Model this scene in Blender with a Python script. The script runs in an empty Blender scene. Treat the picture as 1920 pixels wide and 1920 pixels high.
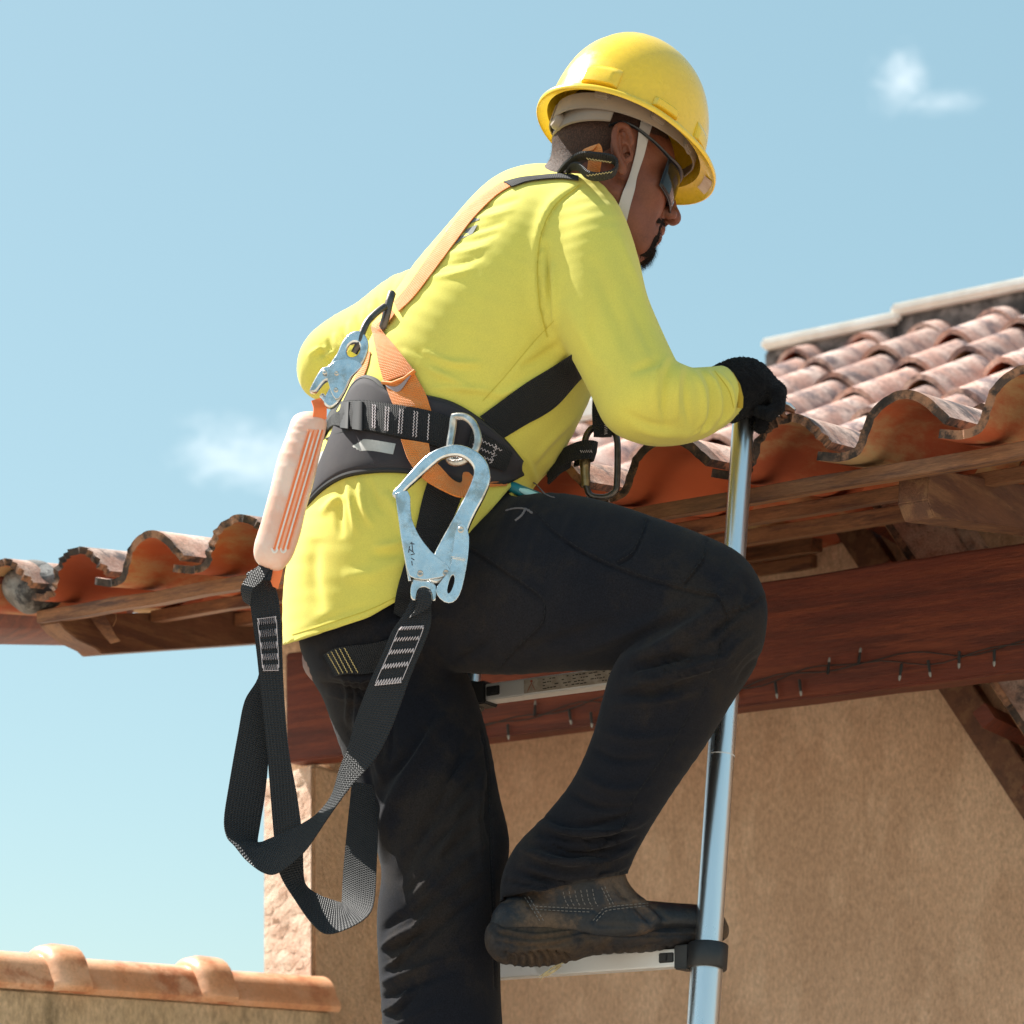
import bpy, bmesh, math, random
import numpy as np
from mathutils import Vector as V, Matrix
from mathutils.bvhtree import BVHTree
random.seed(7); np.random.seed(7)
SC = bpy.context.scene
COL = SC.collection

# ------------------------------------------------------------------ camera, sky, sun, exposure
FPX, HZ, CAMZ = 4940.0, 2355.0, 1.6          # focal length and horizon in photo pixels (1920 wide); eye height
cam = bpy.data.cameras.new('camera'); camo = bpy.data.objects.new('camera', cam); COL.objects.link(camo)
camo.location = (0, 0, CAMZ); camo.rotation_euler = (math.pi/2, 0, 0)
cam.sensor_width = 36; cam.lens = 36*FPX/1920; cam.shift_y = (HZ-960)/1920
cam.clip_start = 0.05; cam.clip_end = 20000
cam.dof.use_dof = True; cam.dof.focus_distance = 3.98; cam.dof.aperture_fstop = 6.3
SC.camera = camo
SUN_DIR = V((-.50, .27, .83)).normalized()
sun_el = math.asin(SUN_DIR.z); sun_az = math.atan2(SUN_DIR.x, SUN_DIR.y)
w = bpy.data.worlds.new('World'); SC.world = w; w.use_nodes = True
wn, wl = w.node_tree.nodes, w.node_tree.links
wn.clear()
def WN(t, **k):
    n = wn.new(t)
    for a, b in k.items(): setattr(n, a, b)
    return n
sky = WN('ShaderNodeTexSky', sky_type='NISHITA'); sky.sun_disc = False
sky.sun_elevation = sun_el; sky.sun_rotation = sun_az
sky.air_density = 1.0; sky.dust_density = 1.2; sky.ozone_density = 2.5
tint = WN('ShaderNodeMix', data_type='RGBA', blend_type='MULTIPLY'); tint.inputs[0].default_value = 1
tint.inputs[7].default_value = (1.20, 1.09, .80, 1)
wl.new(sky.outputs[0], tint.inputs[6])
geo = WN('ShaderNodeTexCoord')
veil = WN('ShaderNodeMix', data_type='RGBA'); veil.inputs[0].default_value = .48; veil.inputs[7].default_value = (2.0, 3.75, 4.6, 1)   # thin even veil of summer haze
wl.new(tint.outputs[2], veil.inputs[6]); prev = veil.outputs[2]
def sky_dir(px, py): return V((px-960, FPX, HZ-py)).normalized()
def cloud(px, py, rx, ry, strength, seed):      # a small wisp of cloud at a fixed place in the sky
    global prev
    d = sky_dir(px, py); right = V((d.y, -d.x, 0)).normalized(); up = right.cross(d)
    def dotn(vec, sc):
        n = WN('ShaderNodeVectorMath', operation='DOT_PRODUCT'); n.inputs[1].default_value = vec/sc
        wl.new(geo.outputs['Generated'], n.inputs[0]); return n.outputs['Value']
    cx, cy = dotn(right, rx/FPX), dotn(up, ry/FPX)
    cc = WN('ShaderNodeCombineXYZ'); wl.new(cx, cc.inputs[0]); wl.new(cy, cc.inputs[1]); cc.inputs[2].default_value = seed
    ln = WN('ShaderNodeVectorMath', operation='LENGTH')
    c2 = WN('ShaderNodeCombineXYZ'); wl.new(cx, c2.inputs[0]); wl.new(cy, c2.inputs[1]); wl.new(c2.outputs[0], ln.inputs[0])
    fr = WN('ShaderNodeVectorMath', operation='DOT_PRODUCT'); fr.inputs[1].default_value = d
    wl.new(geo.outputs['Generated'], fr.inputs[0])
    nz = WN('ShaderNodeTexNoise'); nz.inputs['Scale'].default_value = 1.7; nz.inputs['Detail'].default_value = 9; nz.inputs['Roughness'].default_value = .70; nz.inputs['Distortion'].default_value = .5
    wl.new(cc.outputs[0], nz.inputs['Vector'])
    m = WN('ShaderNodeMath', operation='MULTIPLY_ADD'); m.inputs[1].default_value = 1.9
    wl.new(nz.outputs['Fac'], m.inputs[0]); s = WN('ShaderNodeMath', operation='SUBTRACT'); 
    m.inputs[2].default_value = 0; wl.new(m.outputs[0], s.inputs[0]); wl.new(ln.outputs['Value'], s.inputs[1])
    mr = WN('ShaderNodeMapRange', interpolation_type='SMOOTHSTEP'); mr.inputs[1].default_value = -.05; mr.inputs[2].default_value = 1.15
    mr.inputs[3].default_value = 0; mr.inputs[4].default_value = strength
    wl.new(s.outputs[0], mr.inputs[0])
    gt = WN('ShaderNodeMath', operation='GREATER_THAN'); gt.inputs[1].default_value = .5; wl.new(fr.outputs['Value'], gt.inputs[0])
    mm = WN('ShaderNodeMath', operation='MULTIPLY'); wl.new(mr.outputs[0], mm.inputs[0]); wl.new(gt.outputs[0], mm.inputs[1])
    mx = WN('ShaderNodeMix', data_type='RGBA'); mx.inputs[7].default_value = (9.0, 9.3, 9.3, 1)
    wl.new(mm.outputs[0], mx.inputs[0]); wl.new(prev, mx.inputs[6]); prev = mx.outputs[2]
cloud(425, 850, 125, 75, .33, 3.1)
cloud(545, 860, 110, 105, .26, 8.7)
cloud(1690, 150, 62, 62, .34, 5.3)
cloud(1770, 190, 85, 28, .20, 1.3)
bg = WN('ShaderNodeBackground'); bg.inputs[1].default_value = .079
wl.new(prev, bg.inputs[0])
out = WN('ShaderNodeOutputWorld'); wl.new(bg.outputs[0], out.inputs[0])
sl = bpy.data.lights.new('sun', 'SUN'); sl.energy = 5.0; sl.angle = math.radians(.53); sl.color = (1, .95, .87)
so = bpy.data.objects.new('sun', sl); COL.objects.link(so); so.rotation_euler = SUN_DIR.to_track_quat('Z', 'Y').to_euler()
so.location = (-4, 4, 9)
SC.view_settings.view_transform = 'Standard'; SC.view_settings.look = 'None'
SC.view_settings.exposure = 1.22; SC.view_settings.gamma = 1; SC.view_settings.use_curve_mapping = False
SC.cycles.max_bounces = 8; SC.cycles.diffuse_bounces = 4; SC.cycles.transparent_max_bounces = 8

# ------------------------------------------------------------------ helpers
CAM = V((0, 0, CAMZ))
def P(px, py, d): return V(((px-960)*d/FPX, d, CAMZ+(HZ-py)*d/FPX))
def MPP(d): return d/FPX
def proj(a):                     # world -> photo pixels (array n,3)
    a = np.asarray(a); return np.stack([960+FPX*a[:,0]/a[:,1], HZ-FPX*(a[:,2]-CAMZ)/a[:,1]], 1)
def hexc(r, g, b):               # sRGB 0..255 -> linear
    f = lambda c: (c/12.92 if c <= .04045 else ((c+.055)/1.055)**2.4)
    return (f(r/255), f(g/255), f(b/255))
def crom(pts, sub):              # Catmull-Rom through points (any dimension)
    p = np.asarray(pts, float); n = len(p)
    if n < 3: return np.array([p[0]*(1-t)+p[-1]*t for t in np.linspace(0, 1, sub+1)])
    q = np.vstack([2*p[0]-p[1], p, 2*p[-1]-p[-2]]); o = []
    for i in range(1, n):
        a, b, c, d = q[i-1], q[i], q[i+1], q[i+2]
        for s in range(sub):
            t = s/sub
            o.append(.5*((2*b)+(-a+c)*t+(2*a-5*b+4*c-d)*t*t+(-a+3*b-3*c+d)*t**3))
    o.append(p[-1]); return np.array(o)

def material(name, base, rough=.6, metal=0, var=None, vscale=8, bump=0, bscale=200, sheen=0, coat=0, spec=.5, stretch=None,
             coord='Object', rotz=0, var2=None, v2scale=2, rnd=0, bdist=.002, sss=0, detail=6, grain=None, rvar=0):
    m = bpy.data.materials.new(name); m.use_nodes = True
    nt = m.node_tree; n, l = nt.nodes, nt.links; b = n['Principled BSDF']
    b.inputs['Base Color'].default_value = (*base, 1); b.inputs['Roughness'].default_value = rough
    b.inputs['Metallic'].default_value = metal; b.inputs['Specular IOR Level'].default_value = spec
    b.inputs['Sheen Weight'].default_value = sheen; b.inputs['Sheen Roughness'].default_value = .5
    b.inputs['Coat Weight'].default_value = coat; b.inputs['Coat Roughness'].default_value = .08
    if sss:
        b.inputs['Subsurface Weight'].default_value = sss; b.inputs['Subsurface Radius'].default_value = (.012, .005, .003); b.inputs['Subsurface Scale'].default_value = .4
    tc = n.new('ShaderNodeTexCoord'); vec = tc.outputs[coord]
    if rnd or coord == 'Object':
        oi = n.new('ShaderNodeObjectInfo'); ad = n.new('ShaderNodeVectorMath'); ad.operation = 'MULTIPLY_ADD'
        cb = n.new('ShaderNodeCombineXYZ')
        for i in range(3): l.new(oi.outputs['Random'], cb.inputs[i])
        l.new(cb.outputs[0], ad.inputs[0]); ad.inputs[1].default_value = (13, 27, 41); l.new(vec, ad.inputs[2]); vec = ad.outputs[0]
    if rotz:
        m0 = n.new('ShaderNodeMapping'); m0.inputs['Rotation'].default_value = (0, 0, rotz); l.new(vec, m0.inputs[0]); vec = m0.outputs[0]
    if stretch:
        mp = n.new('ShaderNodeMapping'); mp.inputs['Scale'].default_value = stretch; l.new(vec, mp.inputs[0]); vec = mp.outputs[0]
    col = None
    def noise(scale, det=detail, ro=.6):
        z = n.new('ShaderNodeTexNoise'); z.inputs['Scale'].default_value = scale; z.inputs['Detail'].default_value = det
        z.inputs['Roughness'].default_value = ro; l.new(vec, z.inputs['Vector']); return z.outputs['Fac']
    def ramp(src, lo, hi):
        r = n.new('ShaderNodeMapRange'); r.inputs[1].default_value = lo; r.inputs[2].default_value = hi; r.interpolation_type = 'SMOOTHSTEP'
        l.new(src, r.inputs[0]); return r.outputs[0]
    def mix(fac, a, c2):
        x = n.new('ShaderNodeMix'); x.data_type = 'RGBA'; l.new(fac, x.inputs[0])
        if a is None: x.inputs[6].default_value = (*base, 1)
        else: l.new(a, x.inputs[6])
        x.inputs[7].default_value = (*c2, 1); return x.outputs[2]
    if var:
        col = mix(ramp(noise(vscale), .38, .66), col, var)
    if var2:
        col = mix(ramp(noise(v2scale, 8, .7), .47, .62), col, var2)
    if rnd:
        oi2 = n.new('ShaderNodeObjectInfo'); hs = n.new('ShaderNodeHueSaturation')
        mr = n.new('ShaderNodeMapRange'); mr.inputs[3].default_value = 1-rnd; mr.inputs[4].default_value = 1+rnd
        l.new(oi2.outputs['Random'], mr.inputs[0]); l.new(mr.outputs[0], hs.inputs['Value'])
        if col is None: hs.inputs['Color'].default_value = (*base, 1)
        else: l.new(col, hs.inputs['Color'])
        col = hs.outputs[0]
    if grain:                # fine specks of the material itself
        hs = n.new('ShaderNodeHueSaturation'); mr = n.new('ShaderNodeMapRange'); mr.inputs[1].default_value = .3; mr.inputs[2].default_value = .7
        mr.inputs[3].default_value = 1-grain[1]; mr.inputs[4].default_value = 1+grain[1]; l.new(noise(grain[0], 3, .7), mr.inputs[0]); l.new(mr.outputs[0], hs.inputs['Value'])
        if col is None: hs.inputs['Color'].default_value = (*base, 1)
        else: l.new(col, hs.inputs['Color'])
        col = hs.outputs[0]
    if rvar:
        mr = n.new('ShaderNodeMapRange'); mr.inputs[1].default_value = .35; mr.inputs[2].default_value = .7; mr.inputs[3].default_value = max(.05, rough-rvar); mr.inputs[4].default_value = rough+rvar
        l.new(noise(vscale*1.7, 8, .7), mr.inputs[0]); l.new(mr.outputs[0], b.inputs['Roughness'])
    if col is not None: l.new(col, b.inputs['Base Color'])
    if bump:
        bp = n.new('ShaderNodeBump'); bp.inputs['Strength'].default_value = bump; bp.inputs['Distance'].default_value = bdist
        l.new(noise(bscale, 5, .65), bp.inputs['Height']); l.new(bp.outputs[0], b.inputs['Normal'])
    m['_'] = 0
    return m

def weave_material(name, base, rough=.7, period=.0022, bump=.6, sheen=.2, alt=None, diag=False):
    # woven webbing: rows of yarn along (v) and across (u) the strap, from its UV map in metres
    m = material(name, base, rough, sheen=sheen, var=alt, vscale=60)
    n, l = m.node_tree.nodes, m.node_tree.links; b = n['Principled BSDF']
    uv = n.new('ShaderNodeUVMap'); sp = n.new('ShaderNodeSeparateXYZ'); l.new(uv.outputs[0], sp.inputs[0])
    def wave(src, per):
        a = n.new('ShaderNodeMath'); a.operation = 'MULTIPLY'; a.inputs[1].default_value = 2*math.pi/per; l.new(src, a.inputs[0])
        s = n.new('ShaderNodeMath'); s.operation = 'SINE'; l.new(a.outputs[0], s.inputs[0]); return s.outputs[0]
    a, c = wave(sp.outputs[0], period*1.3), wave(sp.outputs[1], period)
    mu = n.new('ShaderNodeMath'); mu.operation = 'MULTIPLY'; l.new(a, mu.inputs[0]); l.new(c, mu.inputs[1])
    ad = n.new('ShaderNodeMath'); ad.operation = 'ADD'; l.new(mu.outputs[0], ad.inputs[0]); l.new(c, ad.inputs[1])
    bp = n.new('ShaderNodeBump'); bp.inputs['Strength'].default_value = bump; bp.inputs['Distance'].default_value = .0008
    l.new(ad.outputs[0], bp.inputs['Height']); l.new(bp.outputs[0], b.inputs['Normal'])
    return m

ROOTLOC = {}
def link(o, parent=None, M=None):
    COL.objects.link(o)
    if parent is not None:
        o.parent = parent
        o.matrix_parent_inverse = Matrix.Translation(-ROOTLOC.get(parent.name, V((0, 0, 0))))
    if M is not None: o.matrix_basis = M
    return o
def tag(o, label=None, cat=None, group=None, kind=None):
    if label: o['label'] = label
    if cat: o['category'] = cat
    if group: o['group'] = group
    if kind: o['kind'] = kind
    return o
def thing(name, loc, label, cat, group=None):
    o = bpy.data.objects.new(name, None); o.empty_display_size = .05; o.location = loc
    COL.objects.link(o); ROOTLOC[o.name] = V(loc)
    return tag(o, label, cat, group, 'thing')

class MB:
    def __init__(s): s.v = []; s.f = []; s.uv = {}; s.mi = []
    def add(s, vs, fs, mi=0):
        o = len(s.v); s.v += [tuple(x) for x in vs]; s.f += [tuple(i+o for i in f) for f in fs]; s.mi += [mi]*len(fs); return o
    def box(s, c, ax, h, mi=0):
        c = V(c); vs = [c+ax[0]*(i*h[0])+ax[1]*(j*h[1])+ax[2]*(k*h[2]) for i in (-1, 1) for j in (-1, 1) for k in (-1, 1)]
        s.add(vs, [(0, 1, 3, 2), (4, 6, 7, 5), (0, 4, 5, 1), (2, 3, 7, 6), (0, 2, 6, 4), (1, 5, 7, 3)], mi)
    def beam(s, a, b, w, h, up=V((0, 0, 1)), mi=0):      # box from a to b, w wide, h high
        a, b = V(a), V(b); d = (b-a); L = d.length; d.normalize(); r = d.cross(up).normalized(); u = r.cross(d)
        s.box((a+b)/2, (d, r, u), (L/2, w/2, h/2), mi)
    def rings(s, R, closed=True, cap=True, mi=0):
        n = len(R[0]); o = len(s.v)
        for r in R: s.v += [tuple(x) for x in r]
        fs = []
        for i in range(len(R)-1):
            for j in range(n if closed else n-1):
                a, b = i*n+j, i*n+(j+1) % n
                fs.append((o+a, o+b, o+b+n, o+a+n))
        if cap and closed:
            fs.append(tuple(o+j for j in range(n))[::-1]); fs.append(tuple(o+(len(R)-1)*n+j for j in range(n)))
        s.f += fs; s.mi += [mi]*len(fs)
    def tube(s, pts, r, n=8, closed=False, mi=0, flat=1.0, upv=None):
        pts = [V(p) for p in pts]; N = len(pts)
        rr = r if hasattr(r, '__len__') else [r]*N
        up = V(upv) if upv is not None else V((.13, -.9, .4)); R = []
        prev = None
        for i, p in enumerate(pts):
            if closed: d = pts[(i+1) % N]-pts[i-1]
            else: d = pts[min(i+1, N-1)]-pts[max(i-1, 0)]
            d.normalize()
            if upv is not None or prev is None:
                x = d.cross(up)
                if x.length < 1e-4: x = d.cross(V((1, 0, 0)))
            else:
                x = prev-d*prev.dot(d)
            x.normalize(); prev = x.copy(); y = d.cross(x)
            R.append([p+x*(math.cos(t)*rr[i])+y*(math.sin(t)*rr[i]*flat) for t in [2*math.pi*k/n for k in range(n)]])
        if closed: R.append(R[0]); s.rings(R, True, False, mi)
        else: s.rings(R, True, True, mi)
    def lathe(s, prof, c, ax, n=24, mi=0):               # prof: (radius, height along ax[2])
        c = V(c); R = [[c+ax[0]*(r*math.cos(t))+ax[1]*(r*math.sin(t))+ax[2]*z for t in [2*math.pi*k/n for k in range(n)]] for r, z in prof]
        s.rings(R, True, True, mi)
    def ribbon(s, Lp, Rp, thick, nrm=None, mi=0, bulge=0, mids=None):          # strap from its two edge polylines (3D), UV in metres
        Lp = [V(p) for p in Lp]; Rp = [V(p) for p in Rp]; N = len(Lp); o = len(s.v); fs = []
        vlen = 0; us = []
        for i in range(N):
            d = (Lp[min(i+1, N-1)]+Rp[min(i+1, N-1)]-Lp[max(i-1, 0)]-Rp[max(i-1, 0)])
            wv = Rp[i]-Lp[i]
            nn = V(nrm[i]) if nrm is not None else wv.cross(d)
            if nn.length < 1e-9: nn = V((0, -1, 0))
            nn = nn.normalized()*(thick/2)
            if i: vlen += ((Lp[i]+Rp[i])/2-(Lp[i-1]+Rp[i-1])/2).length
            mid = V(mids[i]) if mids is not None else (Lp[i]+Rp[i])/2+nn*bulge
            s.v += [tuple(Lp[i]+nn*.6), tuple(mid+nn), tuple(Rp[i]+nn*.6), tuple(Rp[i]-nn*.6), tuple(mid-nn), tuple(Lp[i]-nn*.6)]
            W = wv.length; us.append(((0, vlen), (W/2, vlen), (W, vlen), (W, vlen), (W/2, vlen), (0, vlen)))
        for i in range(N-1):
            for j in range(6):
                k = (j+1) % 6; f = (o+i*6+j, o+i*6+k, o+i*6+6+k, o+i*6+6+j)
                s.uv[len(s.f)+len(fs)] = (us[i][j], us[i][k], us[i+1][k], us[i+1][j]); fs.append(f)
        fs.append(tuple(o+j for j in range(6))[::-1]); fs.append(tuple(o+(N-1)*6+j for j in range(6)))
        s.f += fs; s.mi += [mi]*len(fs)
    def mesh(s, name, mats, smooth=True, bevel=0):
        me = bpy.data.meshes.new(name); me.from_pydata(s.v, [], s.f); 
        for m in (mats if isinstance(mats, (list, tuple)) else [mats]): me.materials.append(m)
        me.polygons.foreach_set('material_index', s.mi)
        if s.uv:
            ul = me.uv_layers.new(name='UVMap')
            for pi, c in s.uv.items():
                p = me.polygons[pi]
                for k, li in enumerate(p.loop_indices): ul.data[li].uv = c[k]
        bm = bmesh.new(); bm.from_mesh(me); bmesh.ops.recalc_face_normals(bm, faces=bm.faces)
        if bevel:
            bmesh.ops.bevel(bm, geom=[e for e in bm.edges if len(e.link_faces) == 2 and e.calc_face_angle(0) > .6], offset=bevel, segments=2, affect='EDGES', clamp_overlap=True)
        bm.to_mesh(me); bm.free()
        if smooth:
            me.polygons.foreach_set('use_smooth', [True]*len(me.polygons)); me.set_sharp_from_angle(angle=math.radians(smooth if smooth > 1 else 40))
        me.update(); return me
    def build(s, name, mats, parent=None, smooth=True, bevel=0):
        return link(bpy.data.objects.new(name, s.mesh(name, mats, smooth, bevel)), parent)

def plate(name, loops, org, ux, uy, thick, bev, mat, parent, scale=1.0, loc_mid=None):
    # flat forged or stamped part: closed outlines (first the outer one, then holes) in a plane, with thickness and rounded edges
    cu = bpy.data.curves.new(name, 'CURVE'); cu.dimensions = '2D'; cu.fill_mode = 'BOTH'
    cu.extrude = max(thick/2-bev, .0001); cu.bevel_depth = bev; cu.bevel_resolution = 2; cu.offset = -bev
    for lp in loops:
        sp = cu.splines.new('POLY'); sp.points.add(len(lp)-1); sp.use_cyclic_u = True
        for i, (x, y) in enumerate(lp): sp.points[i].co = (x, y, 0, 1)
    tmp = bpy.data.objects.new('tmp', cu); COL.objects.link(tmp)
    dg = bpy.context.evaluated_depsgraph_get(); me = bpy.data.meshes.new_from_object(tmp.evaluated_get(dg))
    bpy.data.objects.remove(tmp); bpy.data.curves.remove(cu)
    ux, uy = V(ux), V(uy); nz = ux.cross(uy).normalized(); M = Matrix((ux, uy, nz)).transposed().to_4x4(); M.translation = V(org)
    me.transform(M); me.name = name; me.materials.clear(); me.materials.append(mat)
    me.polygons.foreach_set('use_smooth', [True]*len(me.polygons)); me.set_sharp_from_angle(angle=math.radians(35))
    return link(bpy.data.objects.new(name, me), parent)

# ------------------------------------------------------------------ signed-distance modelling of soft shapes
class Grid:
    def __init__(s, lo, hi, h):
        s.lo = np.array(lo, np.float32); s.h = h; s.n = np.ceil((np.array(hi)-s.lo)/h).astype(int)+1
        s.f = np.full(s.n, 1.0, np.float32)
    def sl(s, lo, hi):
        a = np.clip(np.floor((lo-s.lo)/s.h).astype(int), 0, s.n-1); b = np.clip(np.ceil((hi-s.lo)/s.h).astype(int)+1, 1, s.n)
        ax = [(s.lo[i]+s.h*np.arange(a[i], b[i])).astype(np.float32) for i in range(3)]
        return (slice(a[0], b[0]), slice(a[1], b[1]), slice(a[2], b[2])), np.meshgrid(*ax, indexing='ij', sparse=True)
    def join(s, sl, d, k, sub=False):
        g = s.f[sl]
        if sub:
            d = -d; h = np.clip(.5-.5*(g-d)/k, 0, 1) if k else None
            s.f[sl] = np.maximum(g, d) if not k else g*(1-h)+d*h+k*h*(1-h)
        else:
            if not k: s.f[sl] = np.minimum(g, d)
            else:
                h = np.clip(.5+.5*(g-d)/k, 0, 1); s.f[sl] = g*(1-h)+d*h-k*h*(1-h)
    def ellipsoid(s, c, axes, r, k=.01, sub=False):
        c = np.array(c, np.float32); m = max(r)+k+.01; sl, X = s.sl(c-m, c+m); q = [X[i]-c[i] for i in range(3)]
        a = [q[0]*ax[0]+q[1]*ax[1]+q[2]*ax[2] for ax in axes]
        k0 = np.sqrt(sum((a[i]/r[i])**2 for i in range(3)))+1e-9; k1 = np.sqrt(sum((a[i]/r[i]**2)**2 for i in range(3)))+1e-9
        s.join(sl, k0*(k0-1)/k1, k, sub)
    def capsule(s, a, b, ra, rb, k=.01, sub=False):
        a, b = np.array(a, np.float32), np.array(b, np.float32); m = max(ra, rb)+k+.01
        sl, X = s.sl(np.minimum(a, b)-m, np.maximum(a, b)+m); w_ = b-a; q = [X[i]-a[i] for i in range(3)]
        t = np.clip((q[0]*w_[0]+q[1]*w_[1]+q[2]*w_[2])/max(float(w_@w_), 1e-9), 0, 1)
        d = np.sqrt((q[0]-t*w_[0])**2+(q[1]-t*w_[1])**2+(q[2]-t*w_[2])**2)-(ra+(rb-ra)*t)
        s.join(sl, d, k, sub)
    def chain(s, pts, r, k=.004, sub=False):
        for i in range(len(pts)-1): s.capsule(pts[i], pts[i+1], r[i], r[i+1], k, sub)
    def loft(s, secs, sub=3, k=.02, inset=0):            # secs: (Lx,Ly,Rx,Ry,depth,half-depth) outlines seen from the camera, depth in metres
        S = crom([x[:6] for x in secs], sub)
        C, U, W, A, B = [], [], [], [], []
        for lx, ly, rx, ry, d, b in S:
            l, r = P(lx, ly, d), P(rx, ry, d); c = (l+r)/2; u = (r-l); a = u.length/2; u.normalize()
            v = (c-CAM).normalized(); v = (v-u*v.dot(u)).normalized()
            C.append(np.array(c, np.float32)); U.append(np.array(u, np.float32)); W.append(np.array(v, np.float32)); A.append(a-inset); B.append(b-inset)
        loc = None
        m = max(max(A), max(B))+.03
        lo = np.min(C, 0)-m; hi = np.max(C, 0)+m; sl0, _ = s.sl(lo, hi)
        acc = np.full(s.f[sl0].shape, 1.0, np.float32); off = np.array([x.start for x in sl0])
        NN = [np.cross(U[i], W[i]) for i in range(len(C))]
        for i in range(len(C)-1):
            m = max(A[i], A[i+1], B[i], B[i+1])+k+.02
            sl, X = s.sl(np.minimum(C[i], C[i+1])-m, np.maximum(C[i], C[i+1])+m)
            n0, n1 = NN[i], NN[i+1]; sg = 1.0 if (C[i+1]-C[i])@(n0+n1) > 0 else -1.0
            d0 = sg*sum((X[j]-C[i][j])*n0[j] for j in range(3)); d1 = sg*sum((X[j]-C[i+1][j])*n1[j] for j in range(3))
            den = d0-d1; t = np.where(np.abs(den) < 1e-6, .5, d0/np.where(np.abs(den) < 1e-6, 1, den))
            t = np.where(d0 < 0, 0, np.where(d1 > 0, 1, t)); t = np.clip(t, 0, 1)
            pw = np.where(d0 < 0, -d0, np.where(d1 > 0, d1, 0)); 
            q = [X[j]-(C[i][j]+(C[i+1][j]-C[i][j])*t) for j in range(3)]
            uu = [U[i][j]+(U[i+1][j]-U[i][j])*t for j in range(3)]; ww = [W[i][j]+(W[i+1][j]-W[i][j])*t for j in range(3)]
            pu = sum(q[j]*uu[j] for j in range(3))/sum(x*x for x in uu); pv = sum(q[j]*ww[j] for j in range(3))/sum(x*x for x in ww)
            a = A[i]+(A[i+1]-A[i])*t; b = B[i]+(B[i+1]-B[i])*t; c_ = np.minimum(a, b)*.6
            k0 = np.sqrt((pu/a)**2+(pv/b)**2+(pw/c_)**2)+1e-6; k1 = np.sqrt((pu/a**2)**2+(pv/b**2)**2+(pw/c_**2)**2)+1e-6
            d = k0*(k0-1)/k1
            ls = tuple(slice(sl[j].start-off[j], sl[j].stop-off[j]) for j in range(3))
            lim = acc.shape
            ok = tuple(slice(max(ls[j].start, 0), min(ls[j].stop, lim[j])) for j in range(3))
            dd = d[tuple(slice(ok[j].start-ls[j].start, ok[j].stop-ls[j].start) for j in range(3))]
            acc[ok] = np.minimum(acc[ok], dd)
        s.join(sl0, acc, k)
    def halfspace(s, p, n, k=0):                         # keep the side n points away from
        sl, X = s.sl(s.lo, s.lo+s.h*s.n)
        d = sum((X[j]-p[j])*n[j] for j in range(3)); g = s.f
        s.f = np.maximum(g, d).astype(np.float32)
    def nets(s):
        f = s.f; sg = f < 0; n = np.array(f.shape)-1
        cnt = np.zeros(n, np.int8); O = [(i, j, k) for i in (0, 1) for j in (0, 1) for k in (0, 1)]
        for i, j, k in O: cnt += sg[i:i+n[0], j:j+n[1], k:k+n[2]]
        mask = (cnt > 0) & (cnt < 8); cells = np.argwhere(mask); idx = np.full(n, -1, np.int32); idx[mask] = np.arange(len(cells))
        acc = np.zeros((len(cells), 3)); num = np.zeros(len(cells))
        for a in O:
            for ax in range(3):
                if a[ax]: continue
                b = list(a); b[ax] = 1
                fa = f[cells[:,0]+a[0], cells[:,1]+a[1], cells[:,2]+a[2]]; fb = f[cells[:,0]+b[0], cells[:,1]+b[1], cells[:,2]+b[2]]
                cr = (fa < 0) != (fb < 0); t = np.where(cr, fa/np.where(cr, fa-fb, 1), 0)
                p = np.array(a, float)+np.zeros((len(cells), 3)); p[:, ax] += t; acc += p*cr[:, None]; num += cr
        v = s.lo+s.h*(cells+acc/num[:, None]); F = []
        for ax in range(3):
            o1, o2 = [(1, 2), (2, 0), (0, 1)][ax]
            A_ = [slice(None)]*3; B_ = [slice(None)]*3; A_[ax] = slice(0, -1); B_[ax] = slice(1, None)
            s0, s1 = sg[tuple(A_)], sg[tuple(B_)]; e = np.argwhere(s0 != s1)
            e = e[(e[:, o1] > 0) & (e[:, o2] > 0) & (e[:, o1] < n[o1]) & (e[:, o2] < n[o2])]
            pos = s0[e[:,0], e[:,1], e[:,2]]
            q = []
            for da, db in ((-1, -1), (0, -1), (0, 0), (-1, 0)):
                c = e.copy(); c[:, o1] += da; c[:, o2] += db; q.append(idx[c[:,0], c[:,1], c[:,2]])
            q = np.stack(q, 1); q[~pos] = q[~pos][:, ::-1]; F.append(q)
        F = np.concatenate(F); F = F[(F >= 0).all(1)]
        return v, F

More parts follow.
